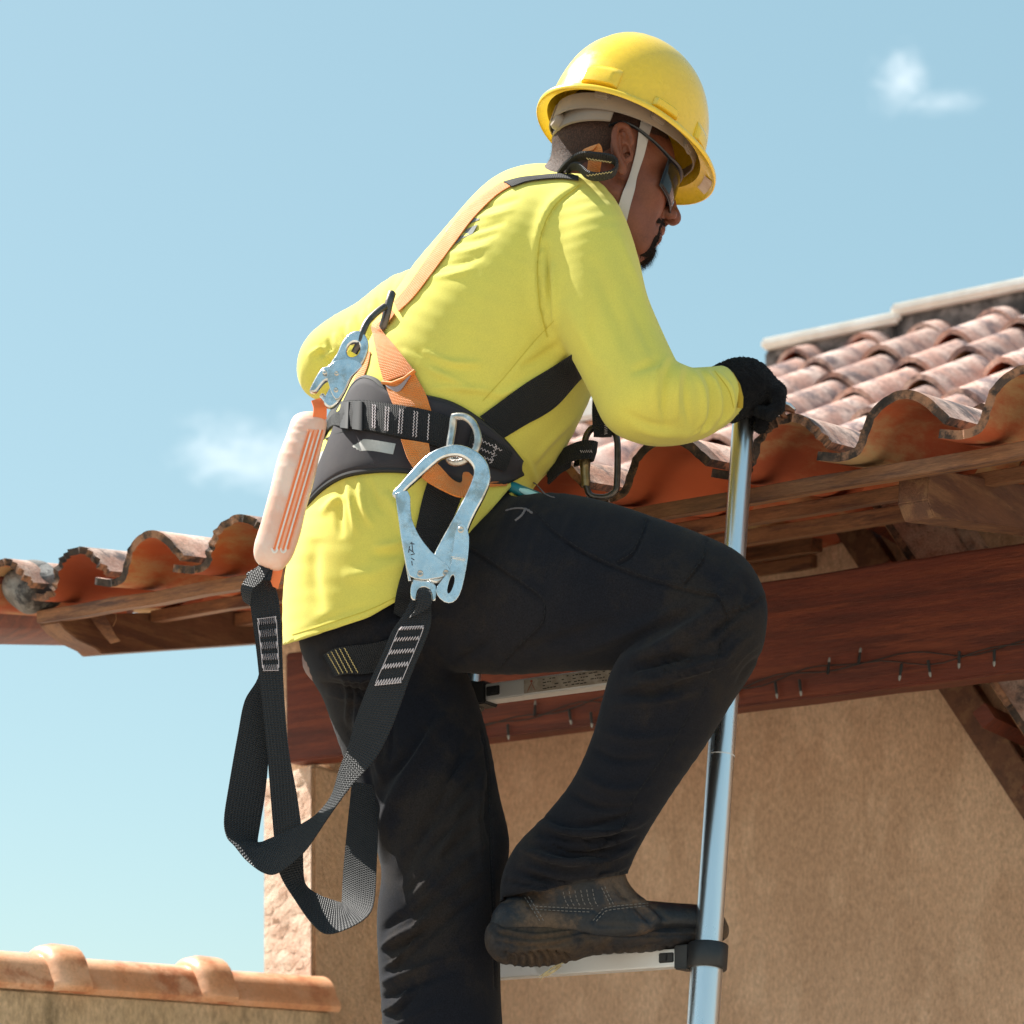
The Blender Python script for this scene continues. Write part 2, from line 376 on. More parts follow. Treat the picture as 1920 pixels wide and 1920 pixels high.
class Soft:
    "a soft surface (numpy verts, quads) that can be smoothed, creased and turned into a mesh object"
    def __init__(s, v, f): s.v, s.f = v, f; s._e()
    def _e(s):
        f = s.f; e = np.concatenate([f[:, [0, 1]], f[:, [1, 2]], f[:, [2, 3]], f[:, [3, 0]]]); s.e = np.concatenate([e, e[:, ::-1]])
        s.deg = np.maximum(np.bincount(s.e[:, 0], minlength=len(s.v)), 1)
    def avg(s, x):
        return np.stack([np.bincount(s.e[:, 0], x[s.e[:, 1], i], len(s.v)) for i in range(x.shape[1])], 1)/s.deg[:, None]
    def smooth(s, it=3, lam=.6):
        for _ in range(it):
            s.v = s.v+lam*(s.avg(s.v)-s.v); s.v = s.v-(lam*1.02)*(s.avg(s.v)-s.v)*.85
    def relax(s, it=1, lam=.5):
        for _ in range(it): s.v = s.v+lam*(s.avg(s.v)-s.v)
    def normals(s):
        f, v = s.f, s.v; n = np.cross(v[f[:, 2]]-v[f[:, 0]], v[f[:, 3]]-v[f[:, 1]]); o = np.zeros_like(v)
        for k in range(4):
            for i in range(3): o[:, i] += np.bincount(f[:, k], n[:, i], len(v))
        return o/np.maximum(np.linalg.norm(o, axis=1), 1e-12)[:, None]
    def bvh(s): s.tree = BVHTree.FromPolygons([V(x) for x in s.v], s.f.tolist()); return s.tree
    def hit(s, px, py):
        d = (P(px, py, 1)-CAM).normalized(); r = s.tree.ray_cast(CAM, d); return (r[0], r[1]) if r[0] is not None else (None, None)
    def crease(s, pts, wpx, amp, mode='ridge', taper=True, depth=None, sub=6, dtol=.05):
        # press a fold into the surface along a line: wpx = half width in photo pixels, amp in metres
        q = crom(pts, sub) if len(pts) > 2 else crom(pts, 10)
        if depth is None:
            ds = []
            for x, y in q[::3]:
                h = s.tree.ray_cast(CAM, (P(x, y, 1)-CAM).normalized())
                if h[0] is not None: ds.append(h[0].y)
            if not ds: return
            depth = float(np.median(ds)); 
        pp = proj(s.v); R = wpx*3.2
        m = (pp[:, 0] > q[:, 0].min()-R) & (pp[:, 0] < q[:, 0].max()+R) & (pp[:, 1] > q[:, 1].min()-R) & (pp[:, 1] < q[:, 1].max()+R) & (np.abs(s.v[:, 1]-depth) < dtol*3)
        ii = np.nonzero(m)[0]
        if len(ii) == 0: return
        a, b = q[:-1], q[1:]; w_ = b-a; L = np.maximum((w_**2).sum(1), 1e-9)
        rel = pp[ii][:, None, :]-a[None]; t = np.clip((rel*w_[None]).sum(2)/L[None], 0, 1); dv = rel-t[..., None]*w_[None]
        dist = np.sqrt((dv**2).sum(2)); j = dist.argmin(1); r_ = np.arange(len(ii)); d = dist[r_, j]
        sgn = np.sign(w_[j, 0]*dv[r_, j, 1]-w_[j, 1]*dv[r_, j, 0])
        par = (j+t[r_, j])/len(a)
        tp = np.sin(np.pi*np.clip(par, 0, 1))**.7 if taper else np.ones(len(ii))
        x = d/wpx
        if mode == 'ridge': pr = np.exp(-x*x)
        elif mode == 'step': pr = .5*(1+np.tanh(2*x*sgn))*np.exp(-(x/2.2)**2)   # raised on one side of the line
        else: pr = -np.exp(-x*x)+.55*np.exp(-((x-1.7)/.9)**2)                  # groove with shoulders
        N = s.normals()[ii]; view = np.array([[0, 0, CAMZ]])-s.v[ii]; view /= np.linalg.norm(view, axis=1)[:, None]
        fc = np.clip((N*view).sum(1)+.25, 0, 1)**.5
        dz = np.exp(-((s.v[ii, 1]-depth)/(dtol*1.6))**4)
        s.v[ii] += N*(amp*pr*tp*fc*dz)[:, None]
    def rumple(s, amp, scale, seed=0, mask=None):        # broad soft unevenness of cloth
        rs = np.random.RandomState(seed); d = np.zeros(len(s.v))
        for _ in range(14):
            k = rs.normal(size=3); k *= scale/np.linalg.norm(k)*rs.uniform(.6, 1.6); d += np.sin(s.v@k+rs.uniform(0, 6.28))
        s.v += s.normals()*(amp*d/3.5*(1 if mask is None else mask))[:, None]
    def keep(s, fm):
        s.f = s.f[fm]; u = np.unique(s.f); mp = np.full(len(s.v), -1); mp[u] = np.arange(len(u)); s.v = s.v[u]; s.f = mp[s.f]; s._e(); return u
    def build(s, name, mat, parent=None, solid=0):
        me = bpy.data.meshes.new(name); me.from_pydata(s.v.tolist(), [], s.f.tolist()); me.materials.append(mat)
        me.polygons.foreach_set('use_smooth', [True]*len(me.polygons)); me.update()
        o = link(bpy.data.objects.new(name, me), parent)
        if solid:
            md = o.modifiers.new('cloth thickness', 'SOLIDIFY'); md.thickness = solid; md.offset = -1
        return o
# ------------------------------------------------------------------ the house frame: e along the eave, n into the house, z up
TH = math.atan(FPX/7920); CE, SE_ = math.cos(TH), math.sin(TH)
E, N, Z = V((CE, -SE_, 0)), V((SE_, CE, 0)), V((0, 0, 1))
O0 = P(1395, 891.9, 4.06)
def H(e, n, z): return O0+E*e+N*n+Z*z
def e_at(px, n):
    k = (px-960)/FPX; X0 = O0.x+SE_*n; Y0 = O0.y+CE*n; return (k*Y0-X0)/(CE+k*SE_)
GZ = -O0.z                                            # house-frame height of the ground

M_ = {}
M_['tile_top'] = material('weathered tile top', (.42, .235, .175), .9, var=(.60, .44, .37), vscale=14, var2=(.11, .085, .085), v2scale=11, grain=(260, .35), bump=.7, bscale=160, bdist=.003, rnd=.22)
M_['tile_in'] = material('bare terracotta', (.46, .095, .028), .8, var=(.33, .062, .020), vscale=9, var2=(.42, .27, .13), v2scale=4, bump=.4, bscale=60, bdist=.003, stretch=(1, .25, 1), rnd=.15)
M_['tile_rim'] = material('lichen edge', (.075, .05, .04), .95, var=(.022, .017, .016), vscale=45, var2=(.34, .17, .10), v2scale=16, bump=.8, bscale=220, bdist=.003)
M_['far_tile'] = material('old roof tile', (.47, .265, .21), .9, var=(.60, .44, .38), vscale=12, var2=(.17, .12, .12), v2scale=13, grain=(120, .3), bump=.7, bscale=70, bdist=.006, rnd=.2)
M_['mortar'] = material('grey mortar', (.12, .115, .11), .95, var=(.28, .27, .26), vscale=18, var2=(.03, .028, .03), v2scale=14, bump=1, bscale=70, bdist=.006)
def wood(name, a, b_, c, **k): return material(name, a, .62, var=b_, vscale=5, var2=c, v2scale=4, bump=.5, bscale=40, bdist=.002, rotz=TH, grain=(60, .25), **k)
M_['beam'] = wood('varnished red beam', (.125, .024, .011), (.075, .015, .008), (.165, .036, .014), stretch=(.7, 12, 12))
M_['batten'] = wood('raw batten wood', (.27, .125, .058), (.17, .075, .035), (.10, .045, .028), stretch=(1, 8, 8))
M_['rafter'] = wood('brown rafter wood', (.15, .065, .034), (.095, .04, .024), (.20, .10, .05), stretch=(9, .9, 9))
M_['endgrain'] = material('sawn end grain', (.30, .16, .08), .8, var=(.16, .075, .04), vscale=30, bump=.4, bscale=150)
M_['plaster'] = material('textured tan plaster', (.63, .425, .29), .92, var=(.55, .36, .24), vscale=5, var2=(.69, .48, .335), v2scale=9, grain=(170, .22), bump=.9, bscale=110, bdist=.006, stretch=(1, 1, .5))
M_['plaster_rough'] = material('rough tan plaster', (.62, .44, .30), .95, grain=(130, .28), var=(.53, .365, .24), vscale=14, var2=(.66, .46, .30), v2scale=9, bump=1, bscale=60, bdist=.008)
M_['plaster_raw'] = material('rough pinkish plaster', (.62, .47, .37), .95, grain=(90, .2), var=(.54, .36, .27), vscale=18, bump=1, bscale=70, bdist=.006)
M_['stain_plaster'] = material('stained boundary plaster', (.58, .42, .27), .95, grain=(120, .25), var=(.48, .34, .205), vscale=6, var2=(.15, .11, .06), v2scale=3.2, bump=.7, bscale=90, bdist=.004, stretch=(1, 1, .5))
M_['white_cap'] = material('white painted coping', (.80, .79, .76), .7, var=(.70, .67, .62), vscale=12, bump=.2, bscale=60)
M_['parapet'] = material('blackened parapet', (.075, .066, .064), .95, var=(.22, .19, .18), vscale=22, var2=(.02, .018, .018), v2scale=9, bump=.8, bscale=60, bdist=.005)
M_['coping'] = material('glazed terracotta coping', (.70, .33, .17), .36, rvar=.15, grain=(200, .12), var=(.78, .45, .28), vscale=8, var2=(.52, .20, .10), v2scale=9, bump=.3, bscale=50, bdist=.003)
M_['paving'] = material('pale paving', (.37, .315, .25), .9, var=(.30, .255, .20), vscale=3)

# ground sheet reaching the horizon
mb = MB(); R = 6000
mb.add([(-R, -R, 0), (R, -R, 0), (R, R, 0), (-R, R, 0)], [(0, 1, 2, 3)])
tag(mb.build('ground', M_['paving'], smooth=False), kind='structure')

# ---- roof tile: S profile, outer face weathered, inner face bare clay
PROF = [(-.080, .008), (-.061, .003), (-.046, .0), (-.031, .0), (-.019, .004), (-.010, .015), (-.003, .031), (.007, .049), (.021, .061), (.038, .069), (.056, .072), (.074, .067), (.090, .056), (.103, .042), (.112, .031), (.119, .023)]
def tile_mesh(name, length, mats, thick=.013, taper=.06, nseg=2, jit=0, wide=1.0, step=1, fine=False):
    mb = MB(); pr = [tuple(q) for q in crom(PROF, 3)] if fine else PROF[::step] if PROF[::step][-1] == PROF[-1] else PROF[::step]+[PROF[-1]]
    pr = [(s_*wide, h) for s_, h in pr]; n = len(pr)
    nr = []
    for i in range(n):
        a, b = pr[max(i-1, 0)], pr[min(i+1, n-1)]; dx, dz = b[0]-a[0], b[1]-a[1]; L = math.hypot(dx, dz); nr.append((-dz/L, dx/L))
    top, bot = [], []
    rs = random.Random(5+jit)
    ej = [rs.uniform(-.004, .004)*jit for _ in range(n)]
    for k in range(nseg+1):
        y = length*k/nseg; sc = 1-taper*k/nseg
        for i, (s_, h) in enumerate(pr):
            yy = y+(ej[i] if k == 0 else 0)
            top.append(((s_-.03)*sc+.03+nr[i][0]*thick/2, yy, h*sc+nr[i][1]*thick/2+thick/2)); bot.append(((s_-.03)*sc+.03-nr[i][0]*thick/2, yy, h*sc-nr[i][1]*thick/2+thick/2))
    nt = len(top); ft, fb, fr = [], [], []
    for k in range(nseg):
        for i in range(n-1):
            a = k*n+i; ft.append((a, a+1, a+n+1, a+n)); fb.append((nt+a, nt+a+n, nt+a+n+1, nt+a+1))
    for i in range(n-1):
        fr.append((i, nt+i, nt+i+1, i+1)); a = nseg*n+i; fr.append((a, a+1, nt+a+1, nt+a))
    for k in range(nseg):
        for i in (0, n-1):
            a = k*n+i; fr.append((a, a+n, nt+a+n, nt+a))
    mb.add(top+bot, ft, 0); mb.f += fb; mb.mi += [1]*len(fb); mb.f += fr; mb.mi += [2]*len(fr)
    return mb.mesh(name, mats, 55)
def frame(o, x, y, z):
    M = Matrix((V(x), V(y), V(z))).transposed().to_4x4(); M.translation = V(o); return M
PITCH = .185; SL = V(N+Z*PITCH).normalized(); UP = E.cross(SL).normalized()
tmats = [M_['tile_top'], M_['tile_in'], M_['tile_rim']]
tmesh = [tile_mesh('roof_tile', .42, tmats, jit=j*.6, nseg=3, fine=True) for j in (1, 2, 3)]
tback = tile_mesh('roof_tile_back', .42, tmats, nseg=1, step=2)
porch = thing('porch_roof', H(-.5, .7, .1), 'low porch roof of weathered clay tiles on battens and red beam beside the worker', 'roof')
CREST = [.66, .47, .27, .085, -.125, -.32, -.53, -.745, -.955, -1.139, -1.324, -1.485]
rs = random.Random(3)
for ci, e in enumerate(CREST):
    for r in range(4):
        n0 = -.02+.33*r+rs.uniform(-.018, .018)*(r == 0); z0 = PITCH*n0+.012*(r > 0)-.006
        wd = 1.0
        M = frame(H(e-.058+rs.uniform(-.006, .006), n0, z0), E, SL, UP) @ Matrix.Rotation(rs.uniform(-.03, .03), 4, 'Z') @ Matrix.Rotation(rs.uniform(-.025, .025), 4, 'Y') @ Matrix.Rotation(-.018, 4, 'X')
        wide = max(.94, min(1.12, (CREST[ci-1]-e)/.187)) if ci else 1.0
        M = M @ Matrix.Scale(wide, 4, V((1, 0, 0)))
        link(bpy.data.objects.new('roof_tile', tmesh[rs.randrange(3)] if r == 0 else tback), porch, M)
# mortar plug in the end barrel and the verge tile beyond it
g = Grid(H(-1.56, -.06, 0)-V((.12, .12, .06)), H(-1.40, .1, .1)+V((.12, .12, .06)), .005)
g.ellipsoid(H(-1.487, .035, .034), (E, SL, UP), (.062, .05, .046), 0)
sf = Soft(*g.nets()); sf.rumple(.004, 90, 3); sf.build('mortar_plug', M_['mortar'], porch)
mb = MB()
vp = [(-.02, .06), (.0, .045), (.03, .012), (.06, -.018), (.10, -.03), (.17, -.035)]
mb.rings([[H(-1.545-s_, n_, h+PITCH*n_) for s_, h in vp]+[H(-1.545-s_, n_, h-.012+PITCH*n_) for s_, h in reversed(vp)] for n_ in (-.02, .2, .42)])
mb.build('verge_tile', M_['beam'], porch)
# battens along the eave
for i, (n_, zt, hh, ww, e0, e1) in enumerate([(.055, -.006, .027, .045, e_at(80, .05), .75), (.335, .048, .026, .045, -1.44, .75), (.60, .098, .03, .05, -1.44, .75), (.90, .155, .03, .05, -1.4, e_at(1532, .9)), (1.2, .21, .03, .05, -1.4, e_at(1532, 1.2))]):
    mb = MB(); m = 24
    R = []
    for k in range(m+1):
        e = e0+(e1-e0)*k/m; j = rs.uniform(-.0015, .0015)
        R.append([H(e, n_-ww/2, zt-hh+j), H(e, n_+ww/2, zt-hh+PITCH*ww+j), H(e, n_+ww/2, zt+PITCH*ww-.004), H(e, n_-ww/2, zt-.004+j)])
    mb.rings(R); mb.build('batten', M_['batten'], porch, bevel=.0015, smooth=30)
# rafters: tails under the eave, running in over the beam
def rafter(e, n0, n1, z0, pitch, w_, h_, mat, tail=.02, carve=False):
    mb = MB()
    if carve:       # ogee-cut tail
        pr = [(n0, z0+h_), (n0-.004, z0+h_*.72), (n0+.012, z0+h_*.5), (n0+.05, z0+h_*.26), (n0+.10, z0+h_*.14), (n0+.115, z0)]
    else: pr = [(n0, z0+h_), (n0-.005, z0+h_*.3), (n0+tail, z0)]
    top = [(n0+(n1-n0)*k/6, z0+h_+pitch*(n1-n0)*k/6) for k in range(1, 7)]; bot = [(n1-(n1-pr[-1][0])*k/6, z0+pitch*(n1-n0)*(1-k/6)) for k in range(0, 6)]
    poly = pr[::-1]+top+bot
    mb.rings([[H(e-w_/2, a, b) for a, b in poly], [H(e+w_/2, a, b) for a, b in poly]])
    return mb.build('rafter', mat, porch, bevel=.002, smooth=30)
rafter(e_at(1714, .09)+.0, .09, 1.5, -.078, .185, .05, .070, M_['rafter'])
rafter(e_at(900, .09), .09, .84, -.074, .185, .05, .066, M_['rafter'])
rafter(e_at(95, .06), .06, 1.7, -.066, .222, .05, .050, M_['rafter'], carve=True)
# hanging rag of bark / strap and thin wire at the left rafter tail
# nailed strip and loose wires at the left rafter tail
dR = H(e_at(95, .12), .12, 0).y-.03
mb = MB(); mb.ribbon([P(162, 1146, dR), P(176, 1168, dR-.004), P(196, 1194, dR-.006), P(208, 1207, dR)], [P(188, 1142, dR), P(204, 1166, dR-.004), P(216, 1190, dR-.006), P(226, 1202, dR)], .004); mb.build('nailed_strip', M_['batten'], porch)
for pts in ([(188, 1118), (190, 1136), (204, 1142), (214, 1146), (218, 1160), (212, 1174)], [(106, 1155), (105, 1172), (108, 1190)]):
    mb = MB(); mb.tube([P(x, y, dR-.01) for x, y in crom(pts, 4)], .0008, 5); mb.build('wire', M_['endgrain'], porch)
# main beam
mb = MB(); R = []
for k in range(31):
    e = -1.405+2.35*k/30; j = rs.uniform(-.0012, .0012)
    R.append([H(e, .70+j, -.192), H(e, .758, -.192+j), H(e, .758, .032), H(e, .70-j, .032+j)])
mb.rings(R); mb.build('beam', M_['beam'], porch, bevel=.004, smooth=30)
# ---- pillar and house wall
wall = thing('house_wall', H(-.3, 1.1, GZ), 'tan plastered house wall in shade behind the ladder', 'wall')
mb = MB(); z0, z1 = GZ, .232
mb.box(H(.6, 1.32, (z0+z1)/2), (E, N, Z), (1.95, .12, (z1-z0)/2)); mb.build('wall_face', M_['plaster'], wall, bevel=.006)
pil = thing('corner_pillar', H(-1.1, .85, GZ), 'plastered corner pillar with one sunlit side under the beam end', 'pillar')
eR = e_at(588, .72); eL = e_at(497, .80)-.03              # the pillar shows its narrow sunlit end and its long shaded side
def rough_panel(o, du, dv, nu, nvv, nrm, amp, seed):
    r = random.Random(seed); vs = []; fs = []
    for i in range(nu+1):
        for j in range(nvv+1):
            k = r.uniform(-amp, amp) if 0 < i < nu and 0 < j < nvv else 0
            vs.append(o+du*(i/nu)+dv*(j/nvv)+nrm*k)
    for i in range(nu):
        for j in range(nvv):
            a = i*(nvv+1)+j; fs.append((a, a+1, a+nvv+2, a+nvv+1))
    return vs, fs
mb = MB(); PD, PH = .49, -.195-GZ
SK = .085                                             # the sunlit end is cut slightly askew
qd = [(eL+.028, .72+SK), (eR, .72), (eR, 1.21), (eL+.028, 1.21)]
mb.rings([[H(a, b_, GZ) for a, b_ in qd], [H(a, b_, GZ+PH) for a, b_ in qd]]); qd = [(eL+.03, .806), (eR-.002, .806), (eR-.002, 1.208), (eL+.03, 1.208)]; mb.rings([[H(a, b_, -.196) for a, b_ in qd], [H(a, b_, .13) for a, b_ in qd]]); mb.build('pillar_shaft', M_['plaster_rough'], pil, bevel=.008)
mb = MB(); vs, fs = rough_panel(H(eL+.03, .712+SK, GZ+.9), E*(eR-eL-.034)-N*(SK-.004), Z*(PH-.905), 9, 150, -N, .005, 4); mb.add(vs, fs)
mb.build('render_coat', M_['plaster_raw'], pil)

# ---- main roof behind: clay tiles, dark parapet with white coping
mroof = thing('main_roof', H(-.5, 2.2, .9), 'upper pitched roof of pinkish barrel tiles behind the porch', 'roof')
ZR = 1.228; RP = .51; RN = 2.86
SLM = V(N+Z*RP).normalized(); UPM = E.cross(SLM).normalized()
fm = tile_mesh('far_roof_tile', .40, [M_['far_tile'], M_['tile_in'], M_['far_tile']], nseg=2, step=1, thick=.011, taper=.14)
ec = [-1.62+.187*i for i in range(14)]
for i, e in enumerate(ec):
    ntop = RN if e > -1.40 else 2.26
    n_ = 1.02+.02*(i % 2)
    while n_ < ntop-.05:
        M = frame(H(e-.058+rs.uniform(-.010, .010), n_+rs.uniform(-.012, .012), ZR-RP*(RN-n_)-.05+rs.uniform(-.003, .008)), E, SLM, UPM) @ Matrix.Rotation(rs.uniform(-.05, .05), 4, 'Z') @ Matrix.Rotation(rs.uniform(-.05, .05), 4, 'Y') @ Matrix.Rotation(-.036, 4, 'X')
        M = M @ Matrix.Diagonal((rs.uniform(.93, 1.05), min(1, (ntop-n_+.06)/.36), 1.12, 1)).to_4x4()
        link(bpy.data.objects.new('roof_tile', fm), mroof, M); n_ += .295
mb = MB()     # boarding under the tiles
for a, b, nt in ((-1.72, -1.40, 2.24), (-1.40, 1.05, RN)):
    mb.rings([[H(a, 1.05, ZR-RP*(RN-1.05)-.09), H(a, nt, ZR-RP*(RN-nt)-.09), H(a, nt, ZR-RP*(RN-nt)-.07), H(a, 1.05, ZR-RP*(RN-1.05)-.07)], [H(b, 1.05, ZR-RP*(RN-1.05)-.09), H(b, nt, ZR-RP*(RN-nt)-.09), H(b, nt, ZR-RP*(RN-nt)-.07), H(b, 1.05, ZR-RP*(RN-1.05)-.07)]])
mb.build('roof_boarding', M_['rafter'], mroof, smooth=False)
par = thing('parapet_wall', H(-.5, RN+.1, 1.2), 'dark stained parapet with stepped white coping along the roof top', 'parapet')
pe = [-1.40, -1.015, -.64, .3]; zt = [ZR+.058, ZR+.079, ZR+.105]
for k in range(3):
    a, b = pe[k], pe[k+1]; slope = -.010 if k == 0 else -.004
    mb = MB(); mb.box(H((a+b)/2, RN+.07, zt[k]-.2), (E, N, Z), ((b-a)/2, .05, .2)); mb.build('parapet_face', M_['parapet'], par, bevel=.006)
    mb = MB(); mb.box(H((a+b)/2+.01, RN+.07, zt[k]+.0145), (E, N, Z), ((b-a)/2+.012, .075, .0142)); mb.build('coping_slab', M_['white_cap'], par, bevel=.008)
# lower coping to the left, white on top with a terracotta face
low = thing('low_parapet', H(-1.5, 2.3, .9), 'short white-topped parapet with terracotta face seen past the worker chest', 'parapet')
zl = ZR-RP*(RN-2.26)
mb = MB(); mb.box(H(-1.57, 2.34, zl-.0), (E, N, Z), (.19, .05, .05)); mb.build('parapet_face', M_['coping'], low, bevel=.006)
mb = MB(); mb.box(H(-1.57, 2.34, zl+.078), (E, N, Z), (.195, .065, .028)); mb.build('coping_slab', M_['white_cap'], low, bevel=.008)

# ---- roof slope dropping to the right along the back wall (underside seen)
side = thing('side_roof', H(.5, 1.1, -.1), 'dark underside of a tiled roof slope descending at the right edge', 'roof')
D = V(E*math.cos(.95)-Z*math.sin(.95)).normalized()
nS = 1.14
p0 = None
def on_plane_n(px, py, n): 
    e = e_at(px, n); Y = H(e, n, 0).y; return H(e, n, (HZ-py)*Y/FPX+CAMZ-O0.z)
a, b = on_plane_n(1598, 985, nS), on_plane_n(1960, 1535, nS)
D = (b-a).normalized(); perp = D.cross(N).normalized()
if perp.x < 0: perp = -perp
mb = MB(); mb.beam(a-D*.1, b+D*.2, .05, .06, up=perp); mb.build('rafter', M_['rafter'], side, bevel=.002)
for k in range(7):
    c = a+D*(.10+.17*k)+perp*.075-N*.10
    mb = MB(); mb.beam(c-N*.2, c+N*.2, .035, .028, up=perp); mb.build('batten', M_['beam'], side)
mdk = tile_mesh('side_tile', .36, [M_['tile_top'], M_['tile_in'], M_['tile_rim']], nseg=1, step=2)
for k in range(6):
    for j in range(2):
        Mx = frame(a+D*(.42+.2*k)+perp*.105-N*(.02+.19*j), N, -D, -(N.cross(-D)) if (N.cross(-D)).dot(perp) < 0 else N.cross(-D))
        link(bpy.data.objects.new('roof_tile', mdk), side, Mx)

# ---- boundary wall at lower left with half-round coping tiles
bw = thing('boundary_wall', H(eL, .2, GZ), 'low tan boundary wall with glazed terracotta coping tiles at lower left', 'wall')
WD, ED = V((.784, .621, 0)), V((.621, -.784, 0))       # the wall runs out from the pillar towards the left foreground
B0 = P(559, 1889, 5.30)
def bwp(x, s_, z): return B0+ED*x-WD*s_+Z*z
hb_ = B0.z/2
mb = MB(); mb.box(B0-WD*.66-Z*(hb_+.004), (WD, ED, Z), (.70, .062, hb_-.004)); mb.build('wall_face', M_['stain_plaster'], bw, bevel=.006)
def coping(s0, s1, rad, z, collar, nm):
    mb = MB(); R = []; K = 14
    st = [(s0, rad), (s0+.03, rad*.98), (s1, rad*.94)] if not collar else [(s0, rad*1.0), (s0+.006, rad*1.20), (s0+.045, rad*1.22), (s0+.066, rad*1.14), (s0+.078, rad*.98)]
    for n_, r_ in st:
        ou = [(r_*1.0*math.cos(math.pi*k/K), r_*1.0*math.sin(math.pi*k/K)**.8 if 0 < k < K else 0) for k in range(K+1)]
        ou = [(r_+.014, -.002), (r_+.012, .006)]+ou[1:-1]+[(-r_-.012, .006), (-r_-.014, -.002)]
        inn = [(x*.9, max(0, y-.012)-.012) for x, y in ou]
        R.append([bwp(x, n_, z+y) for x, y in ou]+[bwp(x, n_, z+y) for x, y in reversed(inn)])
    mb.rings(R); return mb.build(nm, M_['coping'], bw, smooth=50)
for k, (s0, s1) in enumerate([(-.05, .25), (.235, .575), (.56, .90), (.885, 1.2)]): coping(s0, s1, .066, .001*k, False, 'coping_tile')
for s0 in (.195, .515, .84): coping(s0, s0+.1, .069, .003, True, 'coping_collar')

# ---- string lights along the beam
M_['cable'] = material('black cable', (.012, .012, .012), .5)
M_['bulb'] = material('clear bulb', (.25, .25, .24), .15)
lights = thing('string_lights', H(-.2, .69, -.12), 'black string of tiny lights strung along the red beam', 'string lights')
for off in (0, 1):
    pts = []
    for k in range(60):
        e = -1.0+1.75*k/59; sag = -.006*math.sin(k*.9+off*2)-.008*math.sin(k*.37+off)
        pts.append(H(e, .696-.002*off, -.142+.018*e+sag-.006*off))
    mb = MB(); mb.tube(pts, .0011, 5); mb.build('cable', M_['cable'], lights)
bm_ = MB(); bm_.lathe([(.001, 0), (.0028, -.001), (.0028, -.014), (.0022, -.02), (.0022, -.022)], (0, 0, 0), (V((1, 0, 0)), V((0, 1, 0)), V((0, 0, 1))), 8)
bl = bm_.mesh('bulb', M_['cable'])
bm2 = MB(); bm2.lathe([(.001, -.022), (.0026, -.0222), (.0022, -.028), (.0008, -.031)], (0, 0, 0), (V((1, 0, 0)), V((0, 1, 0)), V((0, 0, 1))), 8); bl2 = bm2.mesh('bulb_tip', M_['bulb'])
for k in range(30):
    e = -.98+.062*k+rs.uniform(-.012, .012); up_ = rs.random() < .2
    M = Matrix.Translation(H(e, .69, -.15+.018*e+rs.uniform(-.008, .008))) @ Matrix.Rotation(math.pi*up_+rs.uniform(-.15, .15), 4, 'Y')
    s_ = link(bpy.data.objects.new('bulb_socket', bl), lights, M); link(bpy.data.objects.new('bulb', bl2), lights, M)
# ------------------------------------------------------------------ the worker: shapes from outlines and real depths
def fabric(name, base, **k): return material(name, base, **k)
M_['shirt'] = material('yellow jersey', (.69, .62, .118), .85, grain=(600, .08), var=(.655, .59, .118), vscale=14, bump=.25, bscale=900, sheen=.15, bdist=.0006, spec=.2)
M_['denim'] = material('black denim', (.0090, .0100, .0150), .9, grain=(500, .4), var=(.0135, .0130, .0165), vscale=7, bump=.5, bscale=1100, sheen=.05, bdist=.0006, spec=.10, var2=(.021, .0175, .017), v2scale=5)
M_['skin'] = material('dark brown skin', (.17, .055, .029), .5, grain=(330, .14), spec=.35, var=(.13, .040, .021), vscale=22, bump=.35, bscale=420, bdist=.0006, sss=.12)
M_['hair'] = material('cropped dark hair', (.010, .007, .006), .85, var=(.026, .016, .012), vscale=420, bump=1, bscale=700, bdist=.002, spec=.2)
M_['thread'] = material('dark seam thread', (.006, .007, .010), .9)
person = thing('person', P(800, 1920, 4.02), 'worker in yellow long-sleeved shirt and black trousers climbing the ladder', 'person')

# ---- shirt
TORSO = [ # Lx, Ly, Rx, Ry, depth, half depth
 (530, 1250, 850, 1200, 4.085, .170), (533, 1150, 905, 1085, 4.085, .180), (545, 1050, 965, 1000, 4.08, .182), (570, 950, 1000, 935, 4.075, .176),
 (600, 845, 985, 905, 4.075, .160), (650, 735, 1055, 850, 4.07, .165), (695, 640, 1108, 745, 4.065, .178),
 (748, 548, 1150, 640, 4.06, .185), (812, 468, 1185, 545, 4.06, .183), (868, 402, 1178, 450, 4.06, .168), (906, 370, 1155, 408, 4.06, .135), (950, 362, 1112, 388, 4.055, .085)]
ARM_R = [(1010, 405, 1132, 342, 3.985, .075), (1010, 470, 1172, 415, 3.945, .082), (1018, 540, 1197, 490, 3.925, .080), (1034, 605, 1212, 558, 3.91, .074), (1072, 672, 1238, 620, 3.895, .068),
         (1108, 738, 1257, 662, 3.88, .064), (1140, 800, 1268, 683, 3.872, .062), (1192, 828, 1284, 690, 3.88, .060), (1248, 835, 1302, 695, 3.90, .058), (1305, 826, 1322, 692, 3.925, .054), (1352, 802, 1336, 690, 3.95, .050), (1388, 776, 1346, 689, 3.968, .046)]
ARM_L = [(800, 600, 850, 500, 4.22, .09), (720, 690, 762, 518, 4.27, .075), (660, 740, 690, 566, 4.31, .066), (600, 745, 635, 600, 4.34, .058), (578, 728, 590, 655, 4.36, .05), (569, 705, 572, 680, 4.37, .03)]
PELVIS = [(575, 1235, 800, 1270, 4.09, .15), (560, 1170, 860, 1230, 4.085, .162), (556, 1090, 900, 1130, 4.08, .162), (585, 1000, 940, 1020, 4.075, .155), (640, 950, 985, 950, 4.07, .15)]
